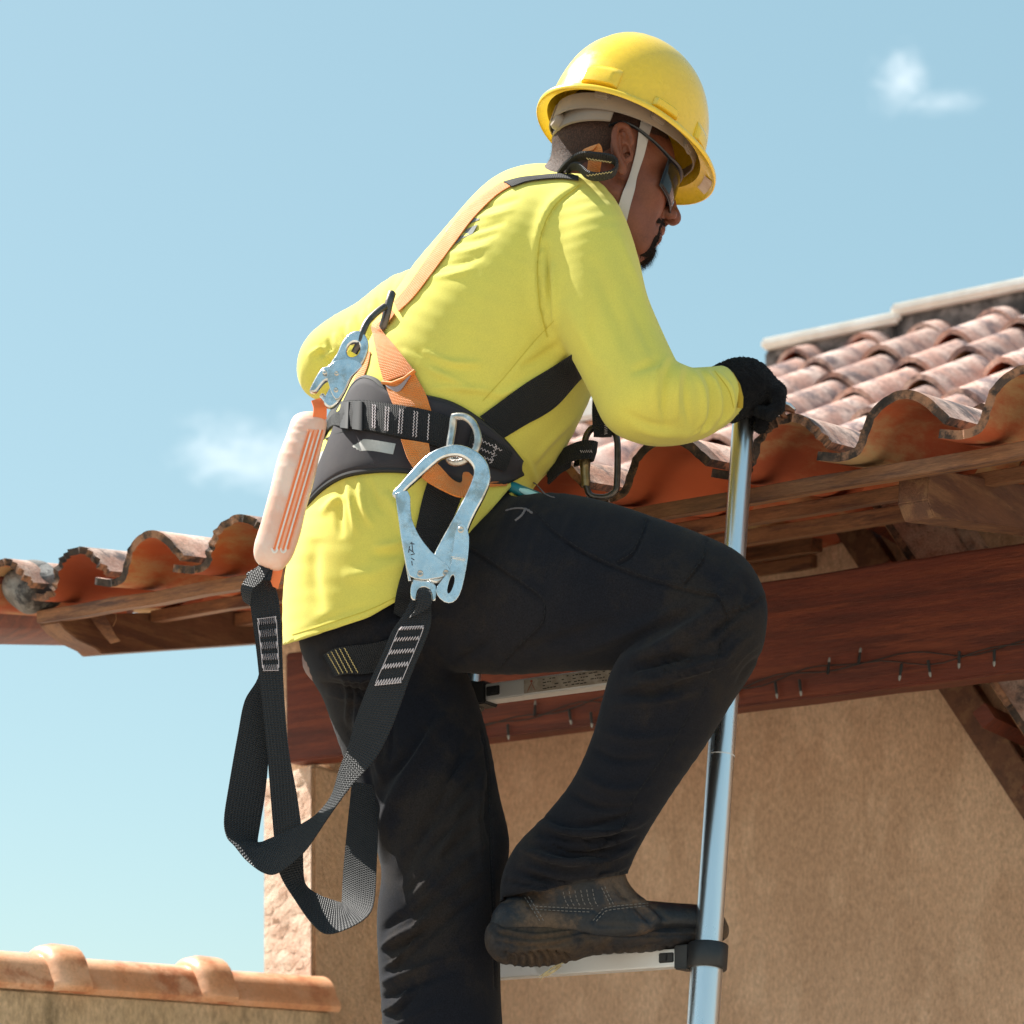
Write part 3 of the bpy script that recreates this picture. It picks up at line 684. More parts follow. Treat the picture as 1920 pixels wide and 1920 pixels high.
LEG_R = [(905, 970, 760, 1215, 4.03, .10), (960, 940, 835, 1250, 3.998, .098), (1042, 926, 945, 1260, 3.95, .106), (1130, 940, 1040, 1254, 3.91, .108), (1225, 970, 1140, 1250, 3.88, .100), (1315, 1002, 1215, 1250, 3.855, .094), (1390, 1040, 1235, 1250, 3.84, .088),
         (1430, 1105, 1215, 1245, 3.832, .085), (1434, 1170, 1175, 1250, 3.832, .085), (1420, 1225, 1148, 1275, 3.838, .085), (1380, 1295, 1132, 1318, 3.85, .081), (1330, 1380, 1107, 1398, 3.87, .076), (1270, 1467, 1068, 1480, 3.89, .071), (1222, 1540, 1016, 1548, 3.905, .068), (1188, 1600, 966, 1602, 3.91, .066), (1172, 1640, 946, 1650, 3.915, .066), (1166, 1662, 944, 1690, 3.915, .064)]
LEG_L = [(600, 1190, 830, 1200, 4.10, .13), (598, 1270, 870, 1262, 4.09, .12), (614, 1335, 900, 1335, 4.075, .112), (643, 1425, 925, 1418, 4.055, .106), (675, 1500, 940, 1498, 4.04, .10), (703, 1570, 955, 1575, 4.03, .096), (716, 1640, 946, 1650, 4.02, .092), (708, 1710, 936, 1720, 4.015, .090), (708, 1790, 936, 1800, 4.01, .088), (714, 1880, 938, 1890, 4.005, .085), (722, 2000, 942, 2000, 4.0, .082), (735, 2150, 935, 2150, 3.99, .08)]
g = Grid((-.42, 3.76, CAMZ+.85), (.42, 4.46, CAMZ+1.75), .0043)
g.loft(TORSO, 4, .0); g.loft(PELVIS, 3, .02, -.010)
g.loft(ARM_L, 4, .03)
g.loft(ARM_R, 4, .028)
g.capsule(P(770, 740, 4.34), P(622, 684, 4.345), .05, .046, .03)
# hem: a slanting line low at the back, rising to the front
def hem_plane(p, q):   # plane through the line p-q seen from the camera; its normal points below the hem
    a, b = P(*p, 4.09), P(*q, 4.09); d = (b-a).normalized(); v = (a-CAM).normalized(); n = d.cross(v).normalized()
    if n.z > 0: n = -n
    return np.array(a), np.array(n)
HEM = [hem_plane((540, 1206), (690, 1158)), hem_plane((690, 1158), (800, 1095)), hem_plane((800, 1095), (965, 905))]
def hem_d(p):
    d = np.stack([(p-a)@n for a, n in HEM], 1); k = d.argmax(1); x = d[np.arange(len(p)), k]; pp = proj(p)
    nn_ = np.array([n for _, n in HEM])[k]; fr = pp[:, 0] > 966        # in front the shirt is tucked behind the thigh
    x = np.where(fr, (pp[:, 1]-940)*.0008, x); nn_ = np.where(fr[:, None], np.array([[0, 0, -1.0]]), nn_)
    return np.where(pp[:, 1] < 860, -1, x), nn_
def trim(sf, fn):      # cut a soft surface along a signed field and pull the raw edge onto the cut
    d, _ = fn(sf.v[sf.f].mean(1)); sf.keep(d < 0)
    e = np.sort(np.concatenate([sf.f[:, [0, 1]], sf.f[:, [1, 2]], sf.f[:, [2, 3]], sf.f[:, [3, 0]]]), 1)
    u, cnt = np.unique(e, axis=0, return_counts=True); bd = u[cnt == 1]; b_ = np.unique(bd)
    d, n = fn(sf.v[b_]); ok = (np.abs(d) < .02); sf.v[b_[ok]] -= n[ok]*d[ok, None]
    for _ in range(3):                  # even the edge out along itself
        acc = np.zeros_like(sf.v); k = np.zeros(len(sf.v))
        for a_, c_ in ((0, 1), (1, 0)):
            for i in range(3): acc[:, i] += np.bincount(bd[:, a_], sf.v[bd[:, c_], i], len(sf.v))
            k += np.bincount(bd[:, a_], minlength=len(sf.v))
        m = b_[k[b_] > 0]; sf.v[m] = .5*sf.v[m]+.5*acc[m]/k[m, None]
    return b_
v, f = g.nets(); shirt = Soft(v, f); shirt.smooth(12)
shirt.rumple(.0022, 16, 2)
shirt.bvh()
C = lambda p, w_, a_, m_='ridge', **k: shirt.crease(p, w_*(.9 if w_ > 4 else 1), a_*(1.22 if w_ > 4 else 1), m_, **k)
# armhole seam and gathers near the shoulder
C([(1090, 345), (1040, 385), (1015, 440), (1008, 500), (1012, 570), (1026, 630)], 8, .006, 'step', depth=3.90); C([(1090, 347), (1042, 388), (1017, 442), (1010, 502), (1014, 570), (1028, 630)], 3.5, -.003, taper=False)
C([(1020, 450), (1027, 520), (1033, 580)], 6, -.006); C([(1015, 440), (1019, 500), (1024, 560)], 4, .004); C([(1036, 490), (1041, 550), (1040, 620)], 6, .006)
# chest and waist drag lines running from the underarm to the belt
C([(1035, 600), (1000, 640), (950, 700), (905, 750)], 5, -.0016); C([(1065, 660), (1020, 700), (980, 725), (930, 745)], 9, .006); C([(1055, 640), (1010, 672), (975, 690)], 8, -.005)
C([(1080, 690), (1020, 735), (950, 770)], 9, .005); C([(1100, 760), (1040, 820), (1000, 870)], 9, .005); C([(1075, 800), (1030, 850), (1000, 890)], 7, -.004)
C([(985, 850), (1000, 890), (1010, 920)], 6, .004)
for k in range(9):     # short pulls in the small of the back
    x0, y0 = 745+k*13, 652+k*9; C([(x0+random.uniform(-8, 8), y0+random.uniform(-8, 8)), (x0+55, y0+18), (x0+115, y0+random.uniform(15, 40))], random.uniform(6, 9), random.uniform(.0012, .0026)*(1 if k % 2 else -.9))
C([(790, 660), (850, 680), (905, 682)], 7, .005); C([(800, 690), (850, 712), (890, 735)], 8, .004); C([(800, 728), (860, 728), (930, 731)], 6, .003)
for k in range(7):     # diagonal ripples beside the back strap
    x0, y0 = 800+k*14, 520-k*22; C([(x0, y0), (x0+45, y0-4), (x0+95, y0-18)], 6, random.choice((.0028, -.0022, .0022)))
# shirt tail
for pts, wd, am in [([(650, 905), (660, 950), (668, 1000)], 6, .006), ([(672, 895), (682, 950), (700, 990)], 6, .006), ([(690, 900), (705, 940), (720, 965)], 7, -.004), ([(640, 900), (636, 960), (640, 1010)], 8, -.004),
                    ([(600, 965), (625, 940), (650, 935)], 8, .004), ([(700, 1025), (735, 1022), (765, 1010)], 8, .005), ([(690, 1040), (730, 1040), (770, 1035)], 8, -.004), ([(590, 1010), (585, 1080), (600, 1150)], 16, -.006),
                    ([(720, 920), (745, 960), (755, 1000)], 8, .005), ([(640, 1080), (700, 1075), (760, 1050)], 14, .004), ([(900, 990), (930, 950), (945, 925)], 6, .004), ([(550, 1190), (640, 1150), (745, 1120)], 4, -.0018)]: C(pts, wd, am)
# right sleeve: long soft drag lines, tight gathers in the elbow and rings at the cuff
for pts, wd, am in [([(1150, 420), (1190, 520), (1225, 610)], 10, .004), ([(1060, 560), (1100, 640), (1150, 720)], 16, .004), ([(1110, 480), (1150, 580), (1190, 680)], 16, -.004), ([(1180, 560), (1205, 620), (1230, 680)], 9, -.003),
                    ([(1258, 664), (1235, 690), (1228, 730), (1232, 780)], 7, .006), ([(1266, 672), (1250, 705), (1245, 760), (1250, 810)], 6, -.005), ([(1275, 682), (1268, 730), (1270, 790)], 6, .005), ([(1262, 668), (1215, 685), (1180, 700)], 9, -.004),
                    ([(1290, 688), (1286, 740), (1292, 800)], 6, -.004), ([(1300, 690), (1318, 740), (1312, 800), (1270, 826)], 6, .006), ([(1312, 690), (1335, 730), (1330, 790), (1290, 822)], 4.5, -.006), ([(1322, 690), (1345, 730), (1345, 785), (1310, 818)], 5, .006),
                    ([(1330, 689), (1357, 725), (1360, 778), (1330, 808)], 4.5, -.006), ([(1340, 692), (1368, 728), (1372, 772), (1345, 800)], 5, .005), ([(1180, 800), (1240, 815), (1300, 812)], 9, .004), ([(1165, 770), (1220, 795), (1270, 798)], 8, -.003),
                    ([(1120, 560), (1112, 640), (1135, 720)], 12, -.0025)]: C(pts, wd, am)
for k in range(9):     # ripples across the far sleeve
    t = k/8; x0, y0 = 705-t*105, 560+t*85; C([(x0, y0), (x0+8, y0+22), (x0+30, y0+42)], 5, random.choice((.0035, -.003)), dtol=.08)
for k in range(6):
    C([(575+k*14, 668+k*4), (600+k*12, 655+k*3), (630+k*8, 660)], 5, (-1)**k*.0028, dtol=.08)
# open the hem and the cuff
trim(shirt, hem_d)
cA, cB = P(1388, 776, 3.968), P(1346, 689, 3.968); cN = (cB-cA).cross(V((.0, 1, .0))).normalized(); cN = cN if cN.x > 0 else -cN
cN = (cN+V((0, .35, 0))).normalized()
def cuff_d(p):
    pp = proj(p); d = (p-np.array((cA+cB)/2))@np.array(cN); return np.where((pp[:, 0] > 1310) & (pp[:, 1] > 640), d, -1), np.tile(np.array(cN), (len(p), 1))
trim(shirt, cuff_d)
shirt.bvh()
shirt_o = shirt.build('shirt', M_['shirt'], person, solid=.003)

# ---- trousers
g = Grid((-.40, 3.70, CAMZ+.13), (.46, 4.32, CAMZ+1.22), .0043)
g.loft(PELVIS, 3, 0); g.loft(LEG_R, 4, .022); g.loft(LEG_L, 4, .02)
v, f = g.nets(); tr = Soft(v, f); tr.smooth(12); tr.rumple(.0026, 14, 5)
tr.bvh(); C = lambda p, w_, a_, m_='ridge', **k: tr.crease(p, w_*(.75 if w_ > 4.5 else 1), a_*(1.35 if w_ > 4.5 else 1), m_, **k)
# knee and shin folds of the raised leg
for pts, wd, am in [([(1150, 1245), (1230, 1215), (1310, 1165), (1370, 1120)], 14, .006), ([(1160, 1262), (1240, 1240), (1330, 1190), (1400, 1130)], 11, -.006), ([(1165, 1290), (1250, 1275), (1340, 1240), (1415, 1190)], 14, .005),
                    ([(1140, 1320), (1230, 1315), (1320, 1290)], 10, .006), ([(1150, 1300), (1230, 1298), (1310, 1270)], 7, -.006), ([(1020, 1240), (1130, 1205), (1230, 1160), (1310, 1125)], 14, .006), ([(960, 1225), (1060, 1195), (1160, 1160)], 14, -.005),
                    ([(1330, 1140), (1370, 1090), (1390, 1060)], 14, .003), ([(1390, 1150), (1400, 1110), (1395, 1075)], 11, -.003), ([(1120, 1370), (1200, 1385), (1290, 1370)], 12, .005), ([(1105, 1400), (1160, 1425), (1240, 1420)], 9, -.005),
                    ([(1080, 1450), (1150, 1480), (1230, 1470)], 11, .006), ([(1060, 1480), (1120, 1512), (1200, 1515)], 8, -.006), ([(1015, 1540), (1080, 1560), (1160, 1555), (1220, 1530)], 11, .010), ([(1005, 1565), (1060, 1590), (1140, 1592), (1200, 1570)], 7, -.010),
                    ([(975, 1590), (1030, 1615), (1110, 1622), (1180, 1600)], 10, .010), ([(1050, 1560), (1110, 1580), (1150, 1575)], 6, .006), ([(960, 1630), (1020, 1645), (1090, 1650), (1150, 1632)], 7, -.008), ([(950, 1660), (1020, 1668), (1090, 1668)], 6, .004),
                    ([(1230, 960), (1190, 1010), (1160, 1040)], 14, -.002), ([(1080, 930), (1070, 980), (1050, 1020)], 14, .002), ([(930, 1190), (880, 1225), (850, 1245)], 10, -.006), ([(700, 1180), (770, 1160), (850, 1160)], 12, .006)]: C(pts, wd, am)
# seat and standing leg: sag under the buttock, long diagonal drags, ripples at the shin
for pts, wd, am in [([(600, 1225), (650, 1240), (720, 1245), (790, 1235)], 9, -.012), ([(615, 1265), (690, 1268), (760, 1262)], 9, .009), ([(610, 1300), (660, 1310), (720, 1330)], 8, .006), ([(600, 1280), (650, 1290), (700, 1300)], 6, -.005),
                    ([(850, 1310), (780, 1420), (725, 1530), (716, 1620)], 16, .009), ([(900, 1350), (850, 1450), (790, 1560), (750, 1660)], 14, -.007), ([(820, 1330), (760, 1420), (710, 1480)], 10, -.006), ([(640, 1350), (680, 1420), (700, 1500)], 9, -.005), ([(660, 1340), (700, 1410), (720, 1480)], 8, .005),
                    ([(925, 1430), (915, 1520), (925, 1600)], 9, -.006), ([(905, 1440), (895, 1540), (905, 1640)], 9, .005), ([(870, 1500), (820, 1620), (760, 1700)], 12, .006)]: C(pts, wd, am)
for k in range(10):
    y0 = 1730+k*20+random.uniform(-10, 10); x1 = 790+random.uniform(-30, 80); C([(712, y0+25+random.uniform(-12, 12)), (745, y0+4), (x1, y0-26-random.uniform(0, 30))], random.uniform(6, 10), random.uniform(.003, .0065)*(1 if k % 2 else -1))
# seams pressed into the cloth
SEAMS = [[(1002, 962), (1040, 1000), (1100, 1040), (1180, 1075), (1260, 1100), (1320, 1115), (1345, 1120), (1362, 1150), (1362, 1175), (1350, 1220), (1325, 1285), (1290, 1350), (1240, 1430), (1190, 1500), (1165, 1560)],
         [(1212, 978), (1205, 1000), (1185, 1040), (1158, 1058)], [(1324, 1015), (1318, 1050), (1282, 1096)], [(1432, 1120), (1400, 1140), (1365, 1150)],
         [(884, 1032), (930, 1062), (985, 1100), (1018, 1128), (1020, 1160), (1010, 1180), (960, 1228), (938, 1256)], [(902, 1370), (915, 1440), (918, 1520), (922, 1620), (926, 1720), (930, 1850)], [(950, 1652), (1010, 1660), (1065, 1658), (1120, 1645)]]
for s_ in SEAMS: C(s_, 3.2, -.0042, taper=False); C([(x, y-6) for x, y in s_], 4.4, .0022, taper=False)
# extra creases where the cloth bunches
rq = random.Random(11); tr.bvh()
for k in range(7): x0, y0 = 1165+rq.uniform(0, 30), 1235+k*9; C([(x0, y0+10), (x0+70, y0-2-k), (x0+150+rq.uniform(0, 60), y0-30-k*2)], rq.uniform(5, 7), rq.choice((.005, -.005)))
for k in range(6): x0 = 1330+k*12; C([(x0, 1200+k*22), (x0+25, 1170+k*20), (x0+60, 1150+k*18)], 6, rq.choice((.004, -.004)))
for k in range(9): x0, y0 = 1000-k*2, 1525+k*14; C([(x0, y0), (x0+70, y0+22), (x0+150, y0+20+rq.uniform(-8, 8)), (x0+200, y0-6)], rq.uniform(5, 7), (.0065 if k % 2 else -.0065))
for k in range(6): x0 = 640+k*16; C([(x0, 1262+k*3), (x0+14, 1300+k*8), (x0+10, 1360+k*16)], 6, rq.choice((.005, -.005)))
for k in range(7): y0 = 1380+k*48; C([(920, y0), (860-k*6, y0+70), (790-k*8, y0+150)], rq.uniform(6, 9), rq.choice((.005, -.0045)))
tr.bvh()
tA = P(1055, 1676, 3.915); tN = (P(1085, 1676, 3.92)-P(1085-14, 1600, 3.92)).normalized(); tN = (tN+V((.0, 0, -.0))).normalized()
aL, aR = P(944, 1681, 3.915), P(1167, 1640, 3.915); tN = (aR-aL).cross((aL-CAM).normalized()).normalized(); tN = tN if tN.z < 0 else -tN
def ank_d(p):
    pp = proj(p); d = (p-np.array((aL+aR)/2))@np.array(tN); return np.where((pp[:, 0] > 942) & (pp[:, 1] > 1560) & (p[:, 1] < 3.99) & (pp[:, 0]-942 > (p[:, 1]-3.93)*600), d, -1), np.tile(np.array(tN), (len(p), 1))
trim(tr, ank_d)
tr.bvh()
trousers_o = tr.build('trousers', M_['denim'], person, solid=.003)
# ------------------------------------------------------------------ head and face
PSI, PH_ = math.radians(21), math.radians(12)
def hframe(p, psi=PSI):
    fh = V((math.cos(psi), math.sin(psi), 0)); f_ = fh*math.cos(p)-Z*math.sin(p); u_ = fh*math.sin(p)+Z*math.cos(p); r_ = V((math.sin(psi), -math.cos(psi), 0)); return f_, r_, u_
HF, HR, HU = hframe(PH_)
EAR = P(1168, 285, 3.93); HC = EAR-HR*.072
def hd(x, y, z): return HC+HF*x+HR*y+HU*z            # head coordinates: forward, right (towards the camera), up; origin between the ears
AX = (np.array(HF, np.float32), np.array(HR, np.float32), np.array(HU, np.float32))
g = Grid(np.array(HC)-np.array((.30, .17, .30)), np.array(HC)+np.array((.16, .17, .17)), .0026)
def el(c, r, k=.012, sub=False, ax=AX): g.ellipsoid(hd(*c), ax, r, k, sub)
def cp(a, b, ra, rb, k=.01, sub=False): g.capsule(hd(*a), hd(*b), ra, rb, k, sub)
el((.002, 0, .042), (.090, .074, .088), 0); el((.045, 0, -.03), (.058, .060, .082), .03); el((.066, 0, .035), (.034, .058, .035), .02)
for s_ in (-1, 1):
    el((.062, s_*.040, -.022), (.030, .024, .022), .018); cp((.006, s_*.056, -.055), (.068, s_*.022, -.102), .015, .017, .02)
    cp((.088, s_*.012, .030), (.078, s_*.046, .028), .012, .010, .012)                       # brow ridge
    el((.092, s_*.031, .006), (.014, .017, .013), .008, True)                                # eye socket
    el((.082, s_*.031, .004), (.0135, .0135, .0125), .004)                                   # eyeball behind closed-over lid
el((.070, 0, -.075), (.036, .036, .034), .02); el((.078, 0, -.101), (.018, .024, .016), .014)
cp((.098, 0, .022), (.119, 0, -.022), .0085, .0105, .010); el((.123, 0, -.030), (.0135, .013, .012), .006)
for s_ in (-1, 1):
    el((.110, s_*.0155, -.034), (.0135, .0088, .0105), .004); el((.1155, s_*.0105, -.0435), (.0085, .0062, .0085), .0015, True)
cp((.104, -.016, -.062), (.104, .016, -.062), .0062, .0062, .006); cp((.1085, -.006, -.061), (.1085, .006, -.061), .005, .005, .004)
cp((.100, -.014, -.0765), (.100, .014, -.0765), .0075, .0075, .006)
cp((.110, -.02, -.0685), (.110, .02, -.0685), .0018, .0018, .0015, True); cp((.094, -.028, -.0695), (.108, -.018, -.0685), .0018, .0018, .0015, True); cp((.094, .028, -.0695), (.108, .018, -.0685), .0018, .0018, .0015, True)
cp((.104, .0, -.0905), (.100, .0, -.0905), .004, .004, .006, True)
cp((.100, .022, -.040), (.086, .036, -.066), .0018, .0018, .006, True)                        # fold beside the mouth
# neck down into the collar
nb = P(1000, 430, 4.07)
g.capsule(hd(-.026, 0, -.040), nb, .052, .076, .03); g.capsule(hd(.02, 0, -.075), P(1090, 430, 4.05), .045, .06, .025)
for s_ in (1,): g.capsule(hd(-.020, .050, -.035), P(1100, 420, 4.0), .014, .014, .02)
g.ellipsoid(P(1010, 440, 4.07), ((1, 0, 0), (0, 1, 0), (0, 0, 1)), (.10, .14, .06), .03)
v, f = g.nets(); body = Soft(v, f); body.smooth(3); body.bvh()
# ear as its own fine shape, then joined into the same surface object
def ear_shape(s_):
    ge = Grid(np.array(hd(-.005, s_*.08, 0))-.06, np.array(hd(-.005, s_*.08, 0))+.06, .0014)
    tilt = math.radians(10)
    f2 = HF*math.cos(tilt)+HU*math.sin(tilt); u2 = HU*math.cos(tilt)-HF*math.sin(tilt); o2 = (HR*s_+HF*.0-HF*.35).normalized()
    c0 = hd(.0, s_*.071, .0)
    def e_(x, z, o=.0): return c0+f2*x+u2*z+HR*(s_*(.010+o-.28*x))
    ge.ellipsoid(e_(-.006, .002, -.004), (np.array(f2), np.array(HR), np.array(u2)), (.017, .008, .029), .004)
    hel = [(.010, .012), (.008, .024), (.0, .032), (-.011, .032), (-.019, .024), (-.0215, .010), (-.018, -.006), (-.012, -.018), (-.006, -.026)]
    hel = crom(hel, 4); ge.chain([e_(x, z, .002) for x, z in hel], [.0042]*len(hel), .0025)
    ah = crom([(-.004, .022), (-.012, .016), (-.0135, .004), (-.010, -.008), (-.004, -.016)], 4); ge.chain([e_(x, z, .001) for x, z in ah], [.0034]*len(ah), .003)
    ge.ellipsoid(e_(-.004, -.028, -.002), (np.array(f2), np.array(HR), np.array(u2)), (.0085, .005, .0105), .005)
    ge.capsule(e_(.009, -.003, .0), e_(.008, -.011, .0), .0048, .005, .003)
    ge.ellipsoid(e_(-.001, -.003, .007), (np.array(f2), np.array(HR), np.array(u2)), (.0075, .011, .0105), .002, True)
    ge.ellipsoid(e_(-.007, .020, .008), (np.array(f2), np.array(HR), np.array(u2)), (.005, .006, .007), .002, True)
    ge.capsule(e_(.004, -.006, .0), e_(.008, -.006, -.02), .004, .003, .002, True)
    v, f = ge.nets(); q = Soft(v, f); q.smooth(2); return q
ears = [ear_shape(1), ear_shape(-1)]
# plain figure under the clothes so that the body is whole: same outlines, slimmer
gb = Grid((-.42, 3.70, CAMZ-.12), (.46, 4.46, CAMZ+1.70), .014)
gb.loft(TORSO, 2, 0, .03); gb.loft(PELVIS[1:], 2, .02, .05); gb.loft(ARM_L, 2, .02, .022); gb.loft(ARM_R, 2, .02, .020); gb.loft(LEG_R, 2, .02, .028); gb.loft(LEG_L[1:], 2, .02, .035)
v, f = gb.nets(); low_ = Soft(v, f); low_.smooth(3)
allv, allf = [body.v], [body.f]; o_ = len(body.v)
for q in ears+[low_]: allv.append(q.v); allf.append(q.f+o_); o_ += len(q.v)
whole = Soft(np.concatenate(allv), np.concatenate(allf)); whole.build('body', M_['skin'], person)
HB = BVHTree.FromPolygons([V(x) for x in np.concatenate([body.v, ears[0].v])], np.concatenate([body.f, ears[0].f+len(body.v)]).tolist())
def local(p): q = p-np.array(HC); return q@AX[0], q@AX[1], q@AX[2]
def patch(name, weight, lift, mat, rough=.0, seed=1, strand=None):        # hair or beard: a raised skin of stubble that sinks into the face at its edge
    x, y, z = local(body.v); w_ = weight(x, y, z); s_ = Soft(body.v.copy(), body.f.copy()); n_ = s_.normals(); rs_ = np.random.RandomState(seed)
    s_.v += n_*((w_*lift-(1-w_)*.0012)+rs_.uniform(-1, 1, len(w_))*rough*w_)[:, None]
    wf = w_[s_.f].max(1); s_.keep(wf > .02); o = s_.build(name, mat, person)
    if strand:           # single short hairs standing off the skin
        L0, cnt, lean = strand; b_ = Soft(body.v, body.f); nn_ = b_.normals(); pr = np.clip(w_-.15, 0, 1); pr /= pr.sum(); mb = MB()
        for i in rs_.choice(len(w_), cnt, p=pr):
            p = V(body.v[i]+rs_.normal(size=3)*.0012); n3 = V(nn_[i]); t3 = n3.orthogonal().normalized(); a_ = rs_.uniform(0, 6.28); t3 = t3*math.cos(a_)+n3.cross(t3)*math.sin(a_)
            L = L0*rs_.uniform(.5, 1.2); mb.add([p-t3*.00022, p+t3*.00022, p+n3*L+HU*(-lean*L)+t3*L*.2], [(0, 1, 2)])
        tag(mb.build(name+'_strands', M_['hair'], o, smooth=False), kind='stuff')
    return o
sm = lambda a, b, t: np.clip((t-a)/(b-a), 0, 1)**2*(3-2*np.clip((t-a)/(b-a), 0, 1))
M_['skin_shave'] = material('stubbled scalp', (.030, .015, .0105), .7, var=(.075, .034, .022), vscale=520, bump=.8, bscale=900, bdist=.0012, spec=.3)
def hair_w(x, y, z):
    line = np.where(x > -.012, .030+.25*np.maximum(x+.01, 0), -.055+np.maximum(x+.075, 0)*.95)       # above the ear in front, down to the nape behind
    return sm(-.016, .022, z-line)*sm(.085, .07, x)
patch('hair', hair_w, .0010, M_['skin_shave'], .0003, strand=(.0030, 5000, .8))
def beard_w(x, y, z):
    chin = sm(.025, .014, np.sqrt(((x-.088)/1.0)**2+(y/1.0)**2+((z+.100)/.9)**2)); 
    side = sm(.010, .004, np.abs(np.abs(y)-.026)+np.abs(x-.088)*.5)*sm(-.050, -.058, z)*sm(.06, .07, x)*.8
    must = sm(.0075, .003, np.abs(z+.0515-.18*np.maximum(np.abs(y)-.012, 0)*-1))*sm(.026, .020, np.abs(y))*sm(.085, .092, x)
    return np.clip(np.maximum(np.maximum(chin, side), must*.8), 0, 1)
patch('beard', beard_w, .0030, M_['hair'], .0016, 2, strand=(.0075, 2200, .9))
M_['lip'] = material('lips', (.20, .075, .060), .45, var=(.16, .055, .045), vscale=60)

# ------------------------------------------------------------------ hard hat
M_['hat'] = material('yellow hat plastic', (.88, .575, .032), .30, rvar=.12, grain=(150, .06), var=(.84, .55, .04), vscale=9, coat=.35, bump=.06, bscale=60)
M_['grey_plastic'] = material('grey-brown plastic', (.26, .205, .165), .5, var=(.22, .175, .14), vscale=20)
M_['strap_grey'] = weave_material('pale elastic', (.46, .43, .41), .8, .0018, .4)
QF, QR, QU = hframe(math.radians(20.5))
HHC = P(1172, 256, 4.0)
def hh(x, y, z): return HHC+QF*x+QR*y+QU*z
hat = thing('hard_hat', HHC, 'glossy yellow hard hat with grey chin strap on the worker head', 'hard hat')
mb = MB(); NU, NV = 72, 20; A0, B0, HT = .126, .106, .148
def shell(th, ph, off=0):        # th round the head, ph 0 rim .. pi/2 crown
    c, s = math.cos(ph), math.sin(ph); a = A0+off; b = B0+off; x, y = math.cos(th), math.sin(th)
    rid = .0045*math.exp(-(y*b*c/.010)**2)*(s**.5) if off >= 0 else 0
    rid2 = .0028*math.exp(-((abs(y)*b*c-.030)/.007)**2)*max(0, s-.2)
    return (a*x*c**.82, b*y*c**.82, (HT+off)*s**.98+rid+rid2)
R = []
flare = lambda th: .015+.015*max(0, math.cos(th))**2
prof = []
for k in range(NV+1): prof.append(('o', k/NV*math.pi/2*.998))
outer = [[hh(*shell(2*math.pi*j/NU, ph)) for j in range(NU)] for _, ph in reversed(prof)]
inner = [[hh(*shell(2*math.pi*j/NU, ph, -.0035)) for j in range(NU)] for _, ph in prof]
def brim(dr, dz): return [hh((A0+dr*flare(2*math.pi*j/NU))*math.cos(2*math.pi*j/NU), (B0+dr*flare(2*math.pi*j/NU))*math.sin(2*math.pi*j/NU), dz-.004*dr-.006*dr*max(0, math.cos(2*math.pi*j/NU))) for j in range(NU)]
mb.rings(outer+[brim(.08, .004), brim(.25, .0), brim(.9, -.0015), brim(1.0, -.004), brim(1.0, -.0085), brim(.93, -.010), brim(.86, -.0075), brim(.25, -.0055), brim(.0, -.006)]+inner[1:], True, False)
mb.build('shell', M_['hat'], hat, smooth=60)
def boss(th0, th1, z0, z1, out, name='slot_boss'):       # raised pockets round the rim where the suspension clips in
    mb = MB(); R = []
    for k in range(9):
        th = th0+(th1-th0)*k/8; e = .35 if k in (0, 8) else 1
        ph0, ph1 = math.asin(z0/HT), math.asin(z1/HT)
        R.append([hh(*shell(th, ph0, -.001)), hh(*shell(th, ph0, out*e)), hh(*shell(th, (ph0*.4+ph1*.6), out*e)), hh(*shell(th, ph1, out*.3*e)), hh(*shell(th, ph1+.02, -.001))])
    mb.rings(R); return mb.build(name, M_['hat'], hat, bevel=.0012, smooth=40)
rad = math.radians
for a, b, z0, z1, o in ((118, 146, .004, .034, .009), (72, 92, .002, .017, .010), (34, 52, .004, .030, .007), (-92, -72, .002, .017, .010), (-146, -118, .004, .034, .009), (-52, -34, .004, .030, .007)):
    boss(rad(a), rad(b), z0, z1, o)
# suspension inside: headband, ratchet at the nape, clip arms, chin strap
def band(name, th0, th1, za, zb, ra, rb, mat, n=26, th_=.0022, zf=None):
    mb = MB(); R = []
    for k in range(n+1):
        th = th0+(th1-th0)*k/n; q = k/n; lo, hi = za(q), zb(q)
        p = [((ra-.0)*math.cos(th), rb*math.sin(th), lo), ((ra+th_)*math.cos(th), (rb+th_)*math.sin(th), lo), ((ra+th_)*math.cos(th), (rb+th_)*math.sin(th), hi), (ra*math.cos(th), rb*math.sin(th), hi)]
        R.append([hh(*x) for x in p])
    mb.rings(R); return mb.build(name, mat, hat, bevel=.0008, smooth=40)
hb = band('headband', rad(-178), rad(178), lambda q: .001-.036*abs(q-.5)*2, lambda q: .018-.024*abs(q-.5)*2, .113, .090, M_['grey_plastic'], 48)
band('nape_cradle', rad(118), rad(242), lambda q: -.036-.012*math.sin(q*math.pi), lambda q: -.012-.010*math.sin(q*math.pi), .100, .086, M_['grey_plastic'], 24, .004)
mb = MB(); mb.lathe([(.0, -.003), (.012, -.003), (.0135, .0), (.0135, .010), (.011, .014), (.0, .015)], hh(-.099, .004, -.034), (QR, QU, -QF), 20); mb.build('ratchet_knob', M_['grey_plastic'], hat)
for t0 in (130, 82, 44, -44, -82, -130):
    mb = MB(); th = rad(t0); c = hh(.106*math.cos(th), .088*math.sin(th), -.012); ou = (QF*math.cos(th)+QR*math.sin(th)); ta = QF*-math.sin(th)+QR*math.cos(th)
    mb.box(c+ou*.006+QU*.020, (ta, ou, QU), (.012, .004, .016)); mb.build('suspension_clip', M_['grey_plastic'], hat, bevel=.002)
def surf(px, py, off=.0015, tree=None):
    r = (tree or HB).ray_cast(CAM, (P(px, py, 1)-CAM).normalized())
    if r[0] is None: return None
    return r[0]-(P(px, py, 1)-CAM).normalized()*off
